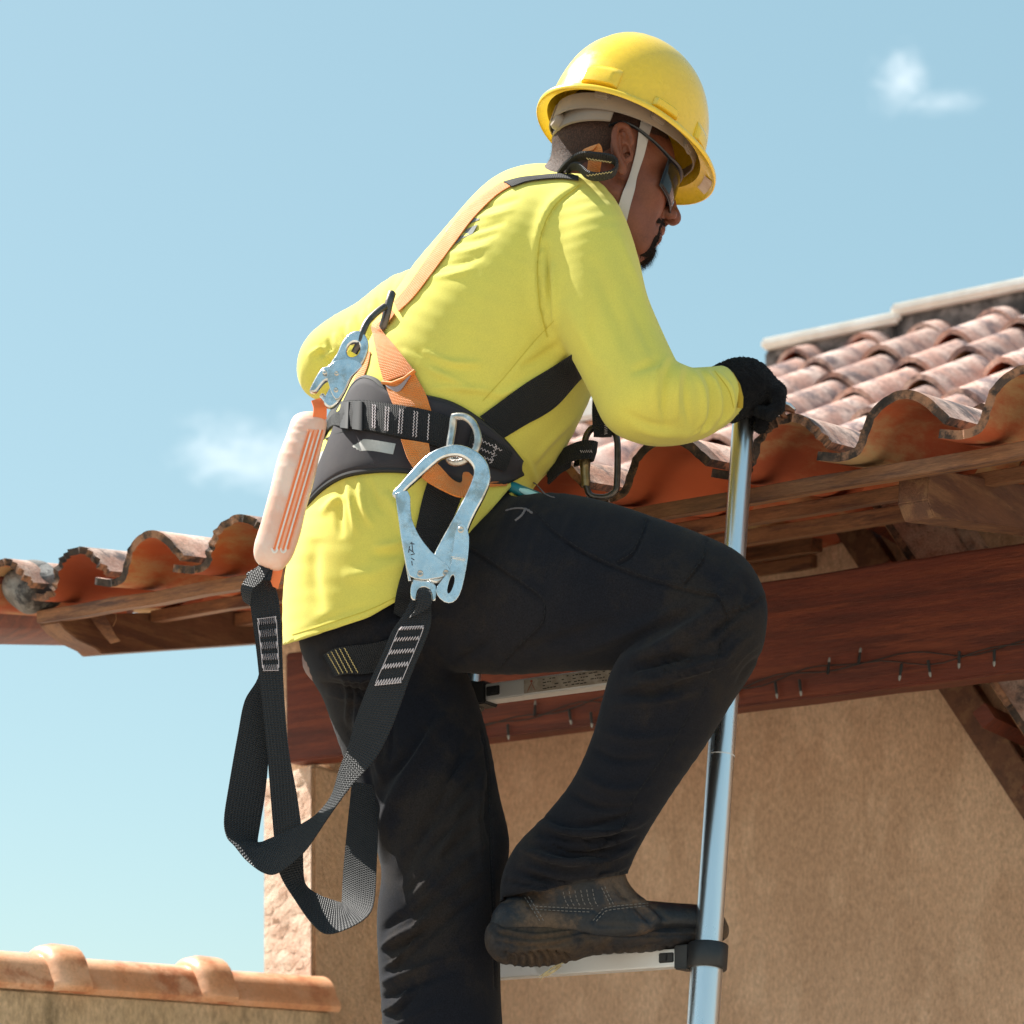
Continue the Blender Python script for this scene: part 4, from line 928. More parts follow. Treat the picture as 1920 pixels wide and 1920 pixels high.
def laid(Lp, Rp, off, tree, sub=6, dsmooth=2, dfix=None, dmin=0):      # strap edges laid on a surface, pulled taut
    Lq, Rq = crom(Lp, sub), crom(Rp, sub); Mq = (Lq+Rq)/2; out = []
    for q in (Lq, Mq, Rq):
        d = []
        for x, y in q:
            r = tree.ray_cast(CAM, (P(x, y, 1)-CAM).normalized()); d.append(r[0].y if r[0] is not None and r[0].y > dmin else np.nan)
        d = np.array(d); ok = ~np.isnan(d)
        if ok.sum() == 0: d[:] = dfix or 4.0
        else: d = np.interp(np.arange(len(d)), np.nonzero(ok)[0], d[ok])
        out.append(d)
    for _ in range(dsmooth):
        for i in range(3):
            d = out[i]; s_ = np.convolve(np.pad(d, 1, mode='edge'), [.25, .5, .25], 'valid'); out[i] = np.minimum(d, s_)
    out[1] = np.minimum(out[1], (out[0]+out[2])/2)
    return [[P(x, y, d-off) for (x, y), d in zip(q, o)] for q, o in ((Lq, out[0]), (Rq, out[2]), (Mq, out[1]))]
Lp = [(1205, 214), (1198, 245), (1192, 285), (1180, 330), (1168, 360), (1158, 392), (1152, 420)]; Rp = [(1228, 220), (1218, 250), (1208, 290), (1195, 330), (1190, 355), (1182, 385), (1174, 420)]
L_, R_, m_ = laid(Lp, Rp, .004, HB, dsmooth=10); mb = MB(); mb.ribbon(L_, R_, .0018, mids=m_); mb.build('chin_strap', M_['strap_grey'], hat)
M_['sticker'] = material('worn sticker', (.62, .45, .36), .7, var=(.75, .62, .55), vscale=60)
mb = MB(); pts = []
for j in range(7):
    row = []
    for i in range(4):
        th = rad(8-10+3.2*j); rr = .30+.16*i
        row.append(hh((A0+rr*flare(th))*math.cos(th), (B0+rr*flare(th))*math.sin(th), -.0078-.004*rr-.006*rr*max(0, math.cos(th))))
    pts.append(row)
mb.add([p for r in pts for p in r], [(j*4+i, j*4+i+1, j*4+i+5, j*4+i+4) for j in range(6) for i in range(3)]); mb.build('sticker', M_['sticker'], hat)

# ------------------------------------------------------------------ sunglasses
M_['black_gloss'] = material('black frame plastic', (.012, .016, .022), .3)
M_['lens'] = material('dark mirror lens', (.010, .009, .010), .10, spec=.30)
gl = thing('sunglasses', hd(.09, 0, .01), 'dark wraparound sunglasses under the hat brim', 'sunglasses')
def temple(s_):
    pts = [hd(-.030, s_*.074, .030), hd(-.012, s_*.0765, .040), hd(.010, s_*.079, .039), hd(.040, s_*.079, .030), hd(.060, s_*.0775, .022), hd(.074, s_*.0725, .018)]
    pts = [V(p) for p in crom(pts, 5)]; mb = MB(); n_ = len(pts); mb.tube(pts, [.0038-.0004*math.sin(i) if i < 8 else .0034 for i in range(n_)], 8, flat=.55, upv=HU); return mb.build('temple', M_['black_gloss'], gl)
def lens_pt(t, u):       # wraparound front: t along the brow from centre to side, u from top to bottom
    a = t*1.06; r = .088; hgt = .057*(1-.10*t*t)
    return (.030+r*math.cos(a)*1.0-.006*u, r*.93*math.sin(a), .021-.004*t-u*hgt*(1-.30*max(0, abs(t)-.55)))
for s_ in (1, -1):
    temple(s_)
    mb = MB(); R = []; n1, n2 = 14, 8
    vs = [hd(*(lambda p: (p[0], p[1]*s_, p[2]))(lens_pt(.13+.87*i/n1, j/n2))) for i in range(n1+1) for j in range(n2+1)]
    mb.add(vs, [(i*(n2+1)+j, i*(n2+1)+j+1, (i+1)*(n2+1)+j+1, (i+1)*(n2+1)+j) for i in range(n1) for j in range(n2)])
    o = mb.build('lens', M_['lens'], gl); md = o.modifiers.new('lens thickness', 'SOLIDIFY'); md.thickness = .0018
    rim = [lens_pt(.05+.97*i/16, 0) for i in range(17)]; mb = MB(); mb.tube([hd(p[0]+.001, p[1]*s_, p[2]+.002) for p in rim], .0034, 8, flat=.8, upv=HU); mb.build('brow_bar', M_['black_gloss'], gl)
    low2 = [lens_pt(.13, j/6) for j in range(7)]+[lens_pt(.13+.87*i/12, 1) for i in range(1, 13)]+[lens_pt(1, 1-j/6) for j in range(1, 7)]
    mb = MB(); mb.tube([hd(p[0]+.0004, p[1]*s_, p[2]) for p in low2], .0014, 6); mb.build('lens_rim', M_['black_gloss'], gl)

# ------------------------------------------------------------------ glove on the ladder rail, and the tool it holds
M_['glove'] = material('black terry glove', (.006, .0065, .0095), .95, var=(.012, .012, .015), vscale=70, bump=1, bscale=420, bdist=.004, sheen=.05, spec=.1)
M_['cuff_yellow'] = material('yellow knit cuff', (.50, .33, .03), .9, bump=1, bscale=500, bdist=.002)
g = Grid(P(1318, 830, 3.86), P(1500, 650, 4.16), .0026)
g.loft([(1338, 688, 1380, 790, 3.975, .036), (1352, 682, 1392, 783, 3.98, .040), (1378, 674, 1405, 777, 3.985, .044), (1408, 677, 1422, 774, 3.99, .046), (1432, 695, 1434, 770, 3.995, .046), (1450, 718, 1446, 764, 4.0, .042), (1459, 738, 1450, 760, 4.0, .034)], 3, .004)
for k, (d, dy) in enumerate(((3.962, 0), (3.985, -5), (4.008, -6), (4.030, -2))):          # four fingers bent over the tool: little finger nearest
    ch = [(1438, 722+dy, d), (1458, 740+dy, d), (1458, 764+dy, d), (1443, 776+dy, d), (1424, 772+dy, d+.004)]
    q = [P(*c) for c in ch]; rr = [.0125, .0125, .0115, .0108, .0098]; rr = [r*(.88 if k in (0,) else 1) for r in rr]; g.chain(q, rr, .0035)
g.chain([P(1400, 760, 4.02), P(1418, 780, 4.035), P(1432, 792, 4.03), P(1426, 798, 4.005)], [.017, .014, .0125, .0115], .006)   # thumb round the far side of the rail
v, f = g.nets(); gv = Soft(v, f); gv.smooth(2); 
rsn = np.random.RandomState(4); gv.v += gv.normals()*rsn.uniform(-.0014, .0018, len(gv.v))[:, None]; gv.bvh()
glove_o = gv.build('glove', M_['glove'], person)
nn = gv.normals(); sel = rsn.choice(len(gv.v), 900, replace=False); mb = MB()
for i in sel:                           # loose terry loops standing off the knit
    p = V(gv.v[i]); n_ = V(nn[i]); t_ = n_.orthogonal().normalized(); a_ = rsn.uniform(0, 6.28); t_ = t_*math.cos(a_)+n_.cross(t_)*math.sin(a_); L = rsn.uniform(.0015, .0038)
    mb.add([p-t_*.0007, p+t_*.0007, p+n_*L+t_*L*.6], [(0, 1, 2)])
tag(mb.build('terry_pile', M_['glove'], glove_o), kind='stuff')
mb = MB(); mb.tube([P(x, y, d) for x, y, d in ((1370, 700, 3.94), (1383, 722, 3.937), (1389, 745, 3.937), (1388, 765, 3.94))], .0045, 8, flat=.5); mb.build('cuff_trim', M_['cuff_yellow'], glove_o)
M_['rust'] = material('rusty tool steel', (.16, .065, .035), .6, metal=.5, var=(.25, .11, .06), vscale=80, bump=.4, bscale=300)
M_['bright'] = material('worn bright steel', (.62, .62, .64), .3, metal=1)
tool = thing('hand_tool', P(1455, 765, 3.99), 'rusty open-jawed hand tool gripped in the black glove', 'hand tool')
def pxplate(name, loops, d, thick, bev, mat, parent, tilt=None):
    c = np.mean(loops[0], 0); o = P(c[0], c[1], d); m = MPP(d); ux, uy = V((1, 0, 0)), V((0, 0, 1))
    if tilt: ux, uy = tilt
    return plate(name, [[((x-c[0])*m, -(y-c[1])*m) for x, y in lp] for lp in loops], o, ux, uy, thick, bev, mat, parent)
pxplate('jaw', [[(1405, 754), (1446, 757), (1468, 756), (1480, 760), (1490, 769), (1490, 776), (1481, 772), (1474, 770), (1472, 776), (1477, 783), (1467, 784), (1459, 775), (1444, 770), (1405, 768)]], 3.985, .010, .002, M_['rust'], tool)
pxplate('jaw_edge', [[(1462, 755.5), (1470, 753.5), (1482, 758), (1492, 769), (1488, 770), (1479, 763), (1468, 759)]], 3.985, .011, .0012, M_['bright'], tool)

# ------------------------------------------------------------------ boot
M_['boot'] = material('black boot leather', (.014, .016, .022), .5, rvar=.12, grain=(220, .3), var=(.020, .020, .022), vscale=18, var2=(.085, .055, .036), v2scale=11, spec=.3, bump=.4, bscale=260, bdist=.001)
M_['rubber'] = material('dusty black rubber', (.018, .018, .022), .75, grain=(160, .35), spec=.25, var=(.044, .030, .021), vscale=22, var2=(.06, .039, .025), v2scale=9, bump=.5, bscale=150, bdist=.002)
M_['stitch_grey'] = material('pale stitching', (.15, .14, .135), .8)
g = Grid(P(905, 1850, 3.80), P(1385, 1600, 4.09), .0034)
FOOT = [(933, 1715, 934, 1768, 3.877, .026), (948, 1690, 950, 1775, 3.884, .038), (985, 1680, 985, 1775, 3.893, .043), (1060, 1680, 1060, 1772, 3.913, .045), (1130, 1680, 1130, 1768, 3.932, .046), (1200, 1688, 1200, 1766, 3.953, .049), (1265, 1694, 1265, 1766, 3.972, .054), (1315, 1698, 1315, 1766, 3.988, .053), (1342, 1708, 1342, 1766, 3.998, .046), (1357, 1728, 1357, 1762, 4.003, .032)]
g.loft(FOOT, 3, .004)
g.loft([(938, 1740, 1235, 1735, 3.915, .044), (940, 1715, 1222, 1702, 3.914, .044), (946, 1690, 1196, 1680, 3.913, .046), (950, 1665, 1178, 1655, 3.912, .048), (955, 1620, 1168, 1620, 3.911, .050)], 3, .012)
v, f = g.nets(); bt = Soft(v, f); bt.smooth(5); bt.bvh()
bt.crease([(1185, 1690), (1205, 1712), (1225, 1732)], 6, -.006); bt.crease([(1208, 1692), (1235, 1710), (1255, 1730)], 5, -.005); bt.crease([(1196, 1690), (1220, 1710), (1240, 1732)], 5, .004); bt.crease([(1150, 1650), (1165, 1675), (1185, 1690)], 6, -.004); bt.crease([(1120, 1735), (1200, 1738), (1300, 1740)], 5, -.002, taper=False)
for s_ in ([(985, 1681), (1000, 1705), (1015, 1726)], [(1002, 1702), (1060, 1704), (1112, 1706), (1124, 1712)], [(1112, 1726), (1124, 1712), (1140, 1702), (1215, 1694)]): bt.crease(s_, 4, -.003, taper=False)
bt.bvh(); boot_o = bt.build('boot', M_['boot'], person)
g = Grid(P(905, 1850, 3.78), P(1385, 1600, 4.10), .0034)
g.loft([(928, 1726, 930, 1795, 3.875, .034), (944, 1724, 946, 1808, 3.883, .047), (985, 1727, 986, 1815, 3.893, .052), (1040, 1730, 1040, 1812, 3.907, .053), (1072, 1729, 1074, 1803, 3.916, .053), (1100, 1728, 1102, 1793, 3.924, .053), (1160, 1733, 1160, 1787, 3.941, .054), (1230, 1737, 1230, 1785, 3.962, .058), (1290, 1738, 1290, 1780, 3.98, .057), (1334, 1738, 1334, 1773, 3.995, .045), (1355, 1742, 1355, 1764, 4.004, .026)], 3, 0)
v, f = g.nets(); so_ = Soft(v, f); so_.smooth(2); so_.bvh()
so_.crease([(935, 1748), (1000, 1760), (1060, 1752), (1100, 1745), (1180, 1752), (1300, 1755)], 4.5, -.0055, taper=False); so_.crease([(935, 1765), (990, 1775), (1040, 1772), (1080, 1760), (1120, 1755)], 4.5, -.004, taper=False); so_.crease([(940, 1735), (1010, 1745), (1100, 1737), (1300, 1745)], 4, -.0035, taper=False)
for k in range(8): so_.crease([(948+k*16, 1790+4*math.sin(k)), (958+k*16, 1803), (955+k*16, 1818)], 5, -.010, taper=False)
for k in range(12): so_.crease([(1110+k*20, 1776), (1112+k*20, 1790)], 3.2, -.004, taper=False)
so_.build('sole', M_['rubber'], boot_o); so_.bvh()
def stitches(name, lines, tree, mat, parent, r=.0007, dash=5, gap=3, off=.0004):        # stitched thread laid on a surface
    mb = MB()
    for ln in lines:
        q = crom(ln, 8); s_ = np.concatenate([[0], np.cumsum(np.hypot(*np.diff(q, axis=0).T))]); L = s_[-1]; t = 0
        while t < L:
            pts = [surf(np.interp(u, s_, q[:, 0]), np.interp(u, s_, q[:, 1]), off, tree) for u in np.linspace(t, min(t+dash, L), 3)]
            if all(p is not None for p in pts) and (pts[0]-pts[-1]).length < .02: mb.tube(pts, r, 4)
            t += dash+gap
    if mb.v: return tag(mb.build(name, mat, parent), kind='stuff')
stitches('stitching', [[(984, 1682), (998, 1704), (1012, 1726)], [(991, 1681), (1005, 1703), (1019, 1726)], [(1004, 1699), (1060, 1702), (1112, 1704)], [(1004, 1705), (1060, 1708), (1108, 1710)], [(1112, 1726), (1124, 1712), (1140, 1701), (1215, 1693)], [(1118, 1727), (1130, 1714), (1144, 1706), (1215, 1698)]]+[[(1056+k*11, 1672+k*-1), (1060+k*11, 1688), (1066+k*11, 1699)] for k in range(6)]+[[(1128, 1664), (1136, 1680), (1144, 1696)], [(1134, 1662), (1142, 1680), (1150, 1695)]], bt.tree, M_['stitch_grey'], boot_o)
leaf = thing('dry_leaf', P(1040, 1815, 3.85), 'shred of dry straw stuck under the boot sole', 'straw')
M_['straw'] = material('dry straw', (.52, .38, .20), .9, var=(.36, .25, .12), vscale=60)
rl = random.Random(2); mb = MB()
for k in range(9):
    t0 = rl.uniform(0, .5); t1 = t0+rl.uniform(.3, .5); a = (1068-62*t0+rl.uniform(-5, 5), 1797+43*t0+rl.uniform(-4, 4)); b_ = (1068-62*min(t1, 1)+rl.uniform(-3, 3), 1797+43*min(t1, 1)+rl.uniform(-3, 3)); m_ = ((a[0]+b_[0])/2+rl.uniform(-3, 3), (a[1]+b_[1])/2+rl.uniform(-3, 3))
    mb.tube([P(*a, 3.853), P(*m_, 3.848), P(*b_, 3.85)], [.0008, .0015, .0004], 5, flat=.4)
mb.build('straw_blade', M_['straw'], leaf)
# ------------------------------------------------------------------ telescopic ladder
M_['alu'] = material('anodised aluminium', (.80, .81, .83), .30, rvar=.06, metal=1, var=(.72, .73, .76), vscale=5, bump=.06, bscale=300, stretch=(1, 1, .06), coord='Object')
M_['alu_flat'] = material('brushed aluminium', (.74, .74, .75), .42, metal=.35, bump=.08, bscale=300)
M_['black_plastic'] = material('black moulded plastic', (.014, .015, .018), .45, var=(.022, .022, .024), vscale=30, bump=.1, bscale=200)
RT, RB = P(1395, 779, 4.03), P(1318, 1920, 3.916)
RU = (RT-RB).normalized()
def rail_at(py):     # point on the right rail at a pixel row
    a, b = 0.0, 1.0
    f = lambda t: HZ-FPX*((RB+(RT-RB)*t).z-CAMZ)/(RB+(RT-RB)*t).y
    lo_, hi_ = -2.5, 1.2
    for _ in range(50):
        m = (lo_+hi_)/2
        if f(m) > py: lo_ = m
        else: hi_ = m
    return RB+(RT-RB)*lo_
ladder = thing('ladder', RB-RU*((RB.z)/RU.z), 'silver telescopic ladder with tubular rails leaning on the tiled eave', 'ladder')
SPAN = .465; GROUND = RB-RU*(RB.z/RU.z)
SIDE = {0: V((0, 0, 0)), 1: -E*SPAN}
ys = [779, 1262, 1796]; rr = [.0172, .0205, .0243]
def rail(s_):
    off = SIDE[s_]; mb = MB()
    segs = [(rail_at(ys[0]), rail_at(ys[1]), rr[0]), (rail_at(ys[1]), rail_at(ys[2]), rr[1]), (rail_at(ys[2]), GROUND, rr[2])]
    for k, (a, b, r) in enumerate(segs):
        mb = MB(); mb.tube([a+off, a+off+(b-a)*.5, b+off], r, 32); mb.build('rail_tube', M_['alu'], ladder)
    mb = MB(); q = rail_at(1418)+off; mb.tube([q+RU*.0008, q-RU*.0008], rr[1]+.0004, 32); mb.build('seam_ring', M_['alu_flat'], ladder)
    mb = MB(); q = rail_at(779)+off; mb.tube([q-RU*.008, q+RU*.006, q+RU*.008], [rr[0]+.002, rr[0]+.002, rr[0]-.002], 24); mb.build('end_cap', M_['black_plastic'], ladder)
for s_ in (0, 1): rail(s_)
RN_ = (N-RU*N.dot(RU)).normalized()
RH, RD = .0265, .034
def rung(py, r, label=False):
    q = rail_at(py); a = q-E*(r+.012); b = q-E*(SPAN-r-.012); L = (a-b).length
    root = bpy.data.objects.new('rung', None)
    mb = MB(); up_ = Z; mb.box((a+b)/2, (E, N, Z), (L/2, RD/2, RH/2)); ro = mb.build('rung', M_['alu_flat'], ladder, bevel=.002)
    bpy.data.objects.remove(root)
    for s_ in (0, 1):
        c = q+SIDE[s_]; mb = MB(); mb.tube([c-RU*.019, c-RU*.0175, c+RU*.0175, c+RU*.019], [r+.0045, r+.006, r+.006, r+.0045], 32)
        co = mb.build('collar', M_['black_plastic'], ladder, smooth=50)
        sg = 1 if s_ else -1
        mb = MB(); mb.box(c+E*sg*(r+.010), (E, N, Z), (.012, RD/2+.003, RH/2+.005)); mb.build('collar_socket', M_['black_plastic'], co, bevel=.002)
        mb = MB(); mb.box(c+E*sg*(r+.036)-N*(RD/2+.0005)+Z*.0005, (E, N, Z), (.0125, .0015, .0075)); mb.build('release_slot', M_['black_plastic'], ro, bevel=.0012)
        mb = MB(); mb.box(c+E*sg*(r+.040)-N*(RD/2+.003)+Z*.001, (E, N, Z), (.006, .002, .0055)); mb.build('release_button', M_['black_plastic'], ro, bevel=.001)
        for k in range(2):
            p = c+E*sg*(r+.055+.03*k)-N*.004*k-Z*(RH/2+.0004); mb = MB(); mb.lathe([(.0, .0), (.002, .0), (.0015, -.0008), (.0, -.001)], p, (E, N, Z), 10); mb.build('rivet', M_['alu_flat'], ro)
    if label:
        M_['label'] = material('scuffed label', (.30, .255, .21), .6, var=(.42, .37, .32), vscale=70); M_['ink'] = material('label ink', (.05, .042, .04), .7); M_['ink_red'] = material('label red', (.36, .10, .07), .7)
        e0, e1 = .082, .245; base = b-N*(RD/2); mb = MB(); mb.box(base+E*(e0+e1)/2-N*.0004, (E, N, Z), ((e1-e0)/2, .0004, RH*.40)); lb = mb.build('warning_label', M_['label'], ro)
        mb = MB(); rl = random.Random(8)
        for row in range(4):
            x = e0+.035
            while x < e1-.004:
                w_ = rl.uniform(.002, .007)
                if rl.random() > .35: mb.box(base+E*(x+w_/2)-N*.0010+Z*(.0075-.0048*row+rl.uniform(-.0005, .0005)), (E, N, Z), (w_/2, .0002, .0008))
                x += w_+.0018
        mb.build('label_print', M_['ink'], lb)
        mb = MB(); c = base+E*(e0+.014)-N*.0010
        for da in ((-.007, -.008), (.007, -.008)): mb.beam(c+E*da[0]+Z*da[1], c+Z*.004, .0004, .0016, up=N)
        mb.lathe([(0, -.0003), (.0022, -.0003), (.0022, .0003), (0, .0003)], c+Z*.007, (E, Z, N), 10); mb.build('label_figure', M_['ink_red'], lb)
rung(1242, rr[1], True); rung(1794, rr[2])
RS = (rail_at(1242)-rail_at(1794)).length
for k in (1, 2, 3):
    q = rail_at(1794)-RU*RS*k
    if q.z > .15:
        py = HZ-FPX*(q.z-CAMZ)/q.y; rung(py, rr[2]+.001)

# ------------------------------------------------------------------ harness
M_['web_black'] = weave_material('black webbing', (.0035, .0045, .008), .75, .0030, .9, sheen=.04)
M_['web_lanyard'] = weave_material('lanyard webbing', (.0042, .0054, .0095), .6, .0036, 1.0, sheen=.05)
M_['web_orange'] = weave_material('orange webbing', (.72, .20, .025), .75, .0030, .6, sheen=.15, alt=(.66, .24, .06))
M_['neoprene'] = material('charcoal neoprene', (.034, .031, .038), .8, var=(.042, .038, .043), vscale=20, bump=.3, bscale=900, bdist=.0006, sheen=.06, spec=.2)
M_['piping'] = material('black piping', (.008, .008, .010), .6)
M_['reflect'] = material('reflective tape', (.40, .39, .37), .45, var=(.46, .45, .43), vscale=40, metal=.3)
M_['thread_w'] = material('pale thread', (.62, .55, .58), .8)
M_['thread_y'] = material('ochre thread', (.55, .42, .18), .8)
M_['zinc'] = material('zinc plated steel', (.74, .77, .80), .25, rvar=.12, grain=(160, .10), metal=1, var=(.64, .67, .70), vscale=40, var2=(.48, .47, .45), v2scale=22, bump=.10, bscale=120, bdist=.001)
M_['steel'] = material('worn steel', (.62, .60, .57), .32, metal=1, var=(.40, .36, .33), vscale=60, bump=.2, bscale=200)
M_['dark_steel'] = material('dark burnished steel', (.16, .135, .12), .4, metal=1, var=(.10, .085, .08), vscale=60, bump=.2, bscale=200)
M_['brass'] = material('dull brass', (.32, .24, .13), .45, metal=1, var=(.22, .17, .10), vscale=60)
WB = BVHTree.FromPolygons([V(x) for x in np.concatenate([shirt.v, tr.v])], np.concatenate([shirt.f, tr.f+len(shirt.v)]).tolist())
har = thing('safety_harness', surf(780, 780, .02, WB), 'orange and black safety harness with padded waist belt on the worker', 'harness')
NOWN = {}
def strap(name, Lp, Rp, mat, off=.004, thick=.0022, tree=WB, parent=har, sub=6, ds=4, dfix=None, dmin=0):
    L_, R_, m_ = laid(Lp, Rp, off, tree, sub, ds, dfix, dmin); mb = MB(); mb.ribbon(L_, R_, thick, mids=m_); return mb.build(name, mat, parent), L_, R_
# padded waist belt: a quilted shell laid on the shirt, carried round the back
top = crom([(640, 772), (650, 748), (664, 722), (682, 709), (702, 713), (722, 728), (760, 742), (800, 746), (850, 760), (900, 790), (945, 828), (978, 868)], 7)
bot = crom([(556, 985), (563, 962), (577, 944), (604, 916), (635, 896), (668, 886), (720, 881), (775, 884), (830, 895), (880, 903), (940, 905), (980, 888)], 7)
nr = 14; n_ = len(top); PV = np.zeros((n_, nr+1, 3))
for i in range(n_):
    for j in range(nr+1):
        t = j/nr; q = top[i]*(1-t)+bot[i]*t; r = WB.ray_cast(CAM, (P(q[0], q[1], 1)-CAM).normalized())
        PV[i, j] = (q[0], q[1], r[0].y if r[0] is not None and r[0].y < 4.2 else np.nan)
for j in range(nr+1):
    d = PV[:, j, 2]; ok = ~np.isnan(d); k = np.nonzero(ok)[0]
    d[:] = np.interp(np.arange(n_), k, d[k])
    if k[0] > 0: d[:k[0]] = d[k[0]]+.05*(k[0]-np.arange(k[0]))/k[0]
    for _ in range(5): PV[:, j, 2] = np.minimum(PV[:, j, 2]+.002, np.convolve(np.pad(PV[:, j, 2], 1, mode='edge'), [.25, .5, .25], 'valid'))
pv = [[None]*(nr+1) for _ in range(n_+3)]
for i in range(n_):
    for j in range(nr+1):
        puff = .0075*math.sin(math.pi*j/nr)**.5+.004
        pv[i+3][j] = P(PV[i, j, 0], PV[i, j, 1], PV[i, j, 2]-puff)
for e_, (dx, dd) in enumerate(((62, .12), (26, .06), (5, .02))):
    for j in range(nr+1): pv[e_][j] = P(PV[0, j, 0]+dx, PV[0, j, 1], PV[0, j, 2]+dd)
mb = MB(); R = [r for r in pv]; flat = [p for r in pv for p in r]; w1 = nr+1
mb.add(flat, [(i*w1+j, i*w1+j+1, (i+1)*w1+j+1, (i+1)*w1+j) for i in range(n_+2) for j in range(nr)])
pad = mb.build('waist_pad', M_['neoprene'], har); md = pad.modifiers.new('padding', 'SOLIDIFY'); md.thickness = .006; md.offset = 0
for j in (0, nr):
    mb = MB(); mb.tube([pv[i][j] for i in range(n_+3)], .0042, 8); mb.build('piping', M_['piping'], pad)
fv = [np.array(flat)]; PADB = BVHTree.FromPolygons([V(x) for x in flat], mb.f and [(i*w1+j, i*w1+j+1, (i+1)*w1+j+1, (i+1)*w1+j) for i in range(n_+2) for j in range(nr)])
def both(*trees):
    class T:
        def ray_cast(s, o, d):
            best = None
            for t in trees:
                r = t.ray_cast(o, d)
                if r[0] is not None and (best is None or (r[0]-o).length < (best[0]-o).length): best = r
            return best or (None, None, None, None)
    return T()
ALL = both(WB, PADB)
mb = MB()
for pts in ([(600, 828), (660, 806), (740, 818), (800, 832), (850, 845)],):
    q = [surf(x, y, .0045, ALL) for x, y in crom(pts, 10)]; mb.tube([p for p in q if p], .0016, 5)
mb.build('pad_seam', M_['piping'], pad)
strap('reflective_strip', [(600, 849), (625, 836), (655, 826), (690, 824), (742, 832)], [(590, 879), (615, 864), (650, 851), (690, 845), (737, 852)], M_['reflect'], .0035, .0012, ALL, ds=1)
# orange straps of the back
strap('back_strap', [(941, 342), (905, 366), (868, 398), (834, 440), (796, 492), (762, 540), (738, 566)], [(962, 346), (928, 368), (888, 408), (856, 450), (815, 505), (776, 556), (747, 584)], M_['web_orange'], .005, .0024, ds=14)
strap('back_strap', [(728, 574), (712, 592), (700, 604), (697, 612)], [(740, 588), (728, 604), (716, 616), (713, 622)], M_['web_orange'], .014, .0024, ds=6)
strap('back_strap', [(696, 612), (704, 650), (711, 684), (720, 716)], [(714, 618), (738, 646), (762, 676), (778, 697)], M_['web_orange'], .007, .003, ds=12)
strap('back_strap', [(722, 720), (732, 748), (744, 775)], [(777, 700), (798, 738), (810, 775)], M_['web_orange'], .006, .0026, ALL, ds=12)
mb = MB(); mb.tube([surf(x, y, .0105, WB) for x, y in ((717, 717), (735, 719), (758, 710), (778, 695))], .003, 6); mb.build('strap_fold', M_['web_orange'], har)
M_['tag'] = material('grey cloth tag', (.30, .25, .26), .8, bump=.4, bscale=120)
strap('label_tag', [(722, 722), (745, 724), (772, 700)], [(728, 728), (748, 734), (768, 708)], M_['tag'], .011, .0012, ALL, ds=4)
strap('back_strap', [(684, 655), (676, 680), (668, 702), (661, 722)], [(695, 660), (690, 684), (682, 706), (676, 722)], M_['web_orange'], .004, .002, ds=8)
# belt webbing with stitched ribs and tool loops
bL = [(606, 800), (628, 760), (650, 752), (685, 751), (720, 756), (760, 762), (800, 769), (835, 779), (858, 790)]; bR = [(606, 824), (622, 800), (648, 800), (684, 805), (718, 812), (756, 820), (797, 830), (826, 839), (846, 846)]
belt, bl_, br_ = strap('belt', bL, bR, M_['web_black'], .010, .0055, ALL, ds=6)
def on(L_, R_, u, v, lift=.0034):
    k = min(int(u), len(L_)-2); t = u-k; a = L_[k]*(1-t)+L_[k+1]*t; b = R_[k]*(1-t)+R_[k+1]*t; p = a*(1-v)+b*v; return p-(p-CAM).normalized()*lift
for u0 in (11.5, 15.8):     # elastic tool loops standing off the belt
    mb = MB(); R = []
    for k in range(9):
        t = math.pi*k/8; du = -1.7*math.cos(t); lf = .004+.0105*math.sin(t)
        R.append([on(bl_, br_, u0+du, .04, lf), on(bl_, br_, u0+du, 1.06, lf), on(bl_, br_, u0+du, 1.06, lf-.003), on(bl_, br_, u0+du, .04, lf-.003)])
    mb.rings(R); mb.build('tool_loop', M_['web_black'], har, bevel=.0006)
def zig(name, L_, R_, rows, mat, parent, r=.0009, across=True, n=9, amp=.5, lift=.0034):
    mb = MB()
    for (u0, u1, v0, v1) in rows:
        pts = []
        for k in range(n*2+1):
            t = k/(n*2); s_ = (k % 2-.5)
            u = u0+(u1-u0)*t; v = v0+(v1-v0)*t
            if across: u += s_*amp
            else: v += s_*amp
            pts.append(on(L_, R_, u, v, lift))
        mb.tube(pts, r, 4)
    return tag(mb.build(name, mat, parent), kind='stuff')
zig('stitching', bl_, br_, [(u, u, .10, .90) for u in (20.5, 21.3, 24.6, 25.4, 28.6, 29.4, 32.6, 33.4, 36.8)], M_['thread_w'], belt, .0007, True, 8, .35, .0045)
# webbing and padded end right of the ring
w2, a2, b2 = strap('belt', [(886, 800), (905, 812), (935, 830), (962, 848)], [(870, 858), (888, 866), (918, 874), (948, 884)], M_['web_black'], .009, .004, ALL, ds=6)
zig('stitching', a2, b2, [(6+q*5.5, 6+q*5.5+.5, .12, .88) for q in range(2)], M_['thread_w'], w2, .0007, True, 6, .8, .003)
zig('stitching', a2, b2, [(3, 14, .25, .22), (3, 13, .5, .5), (3, 12.5, .75, .75)], M_['thread_w'], w2, .0006, False, 9, .08, .003)
# chest strap going round under the arm
strap('chest_strap', [(900, 781), (940, 752), (987, 718), (1030, 692), (1071, 666), (1100, 646)], [(944, 822), (985, 797), (1020, 778), (1048, 757), (1085, 715), (1110, 690)], M_['web_black'], .004, .0026, ds=8, dmin=3.885)
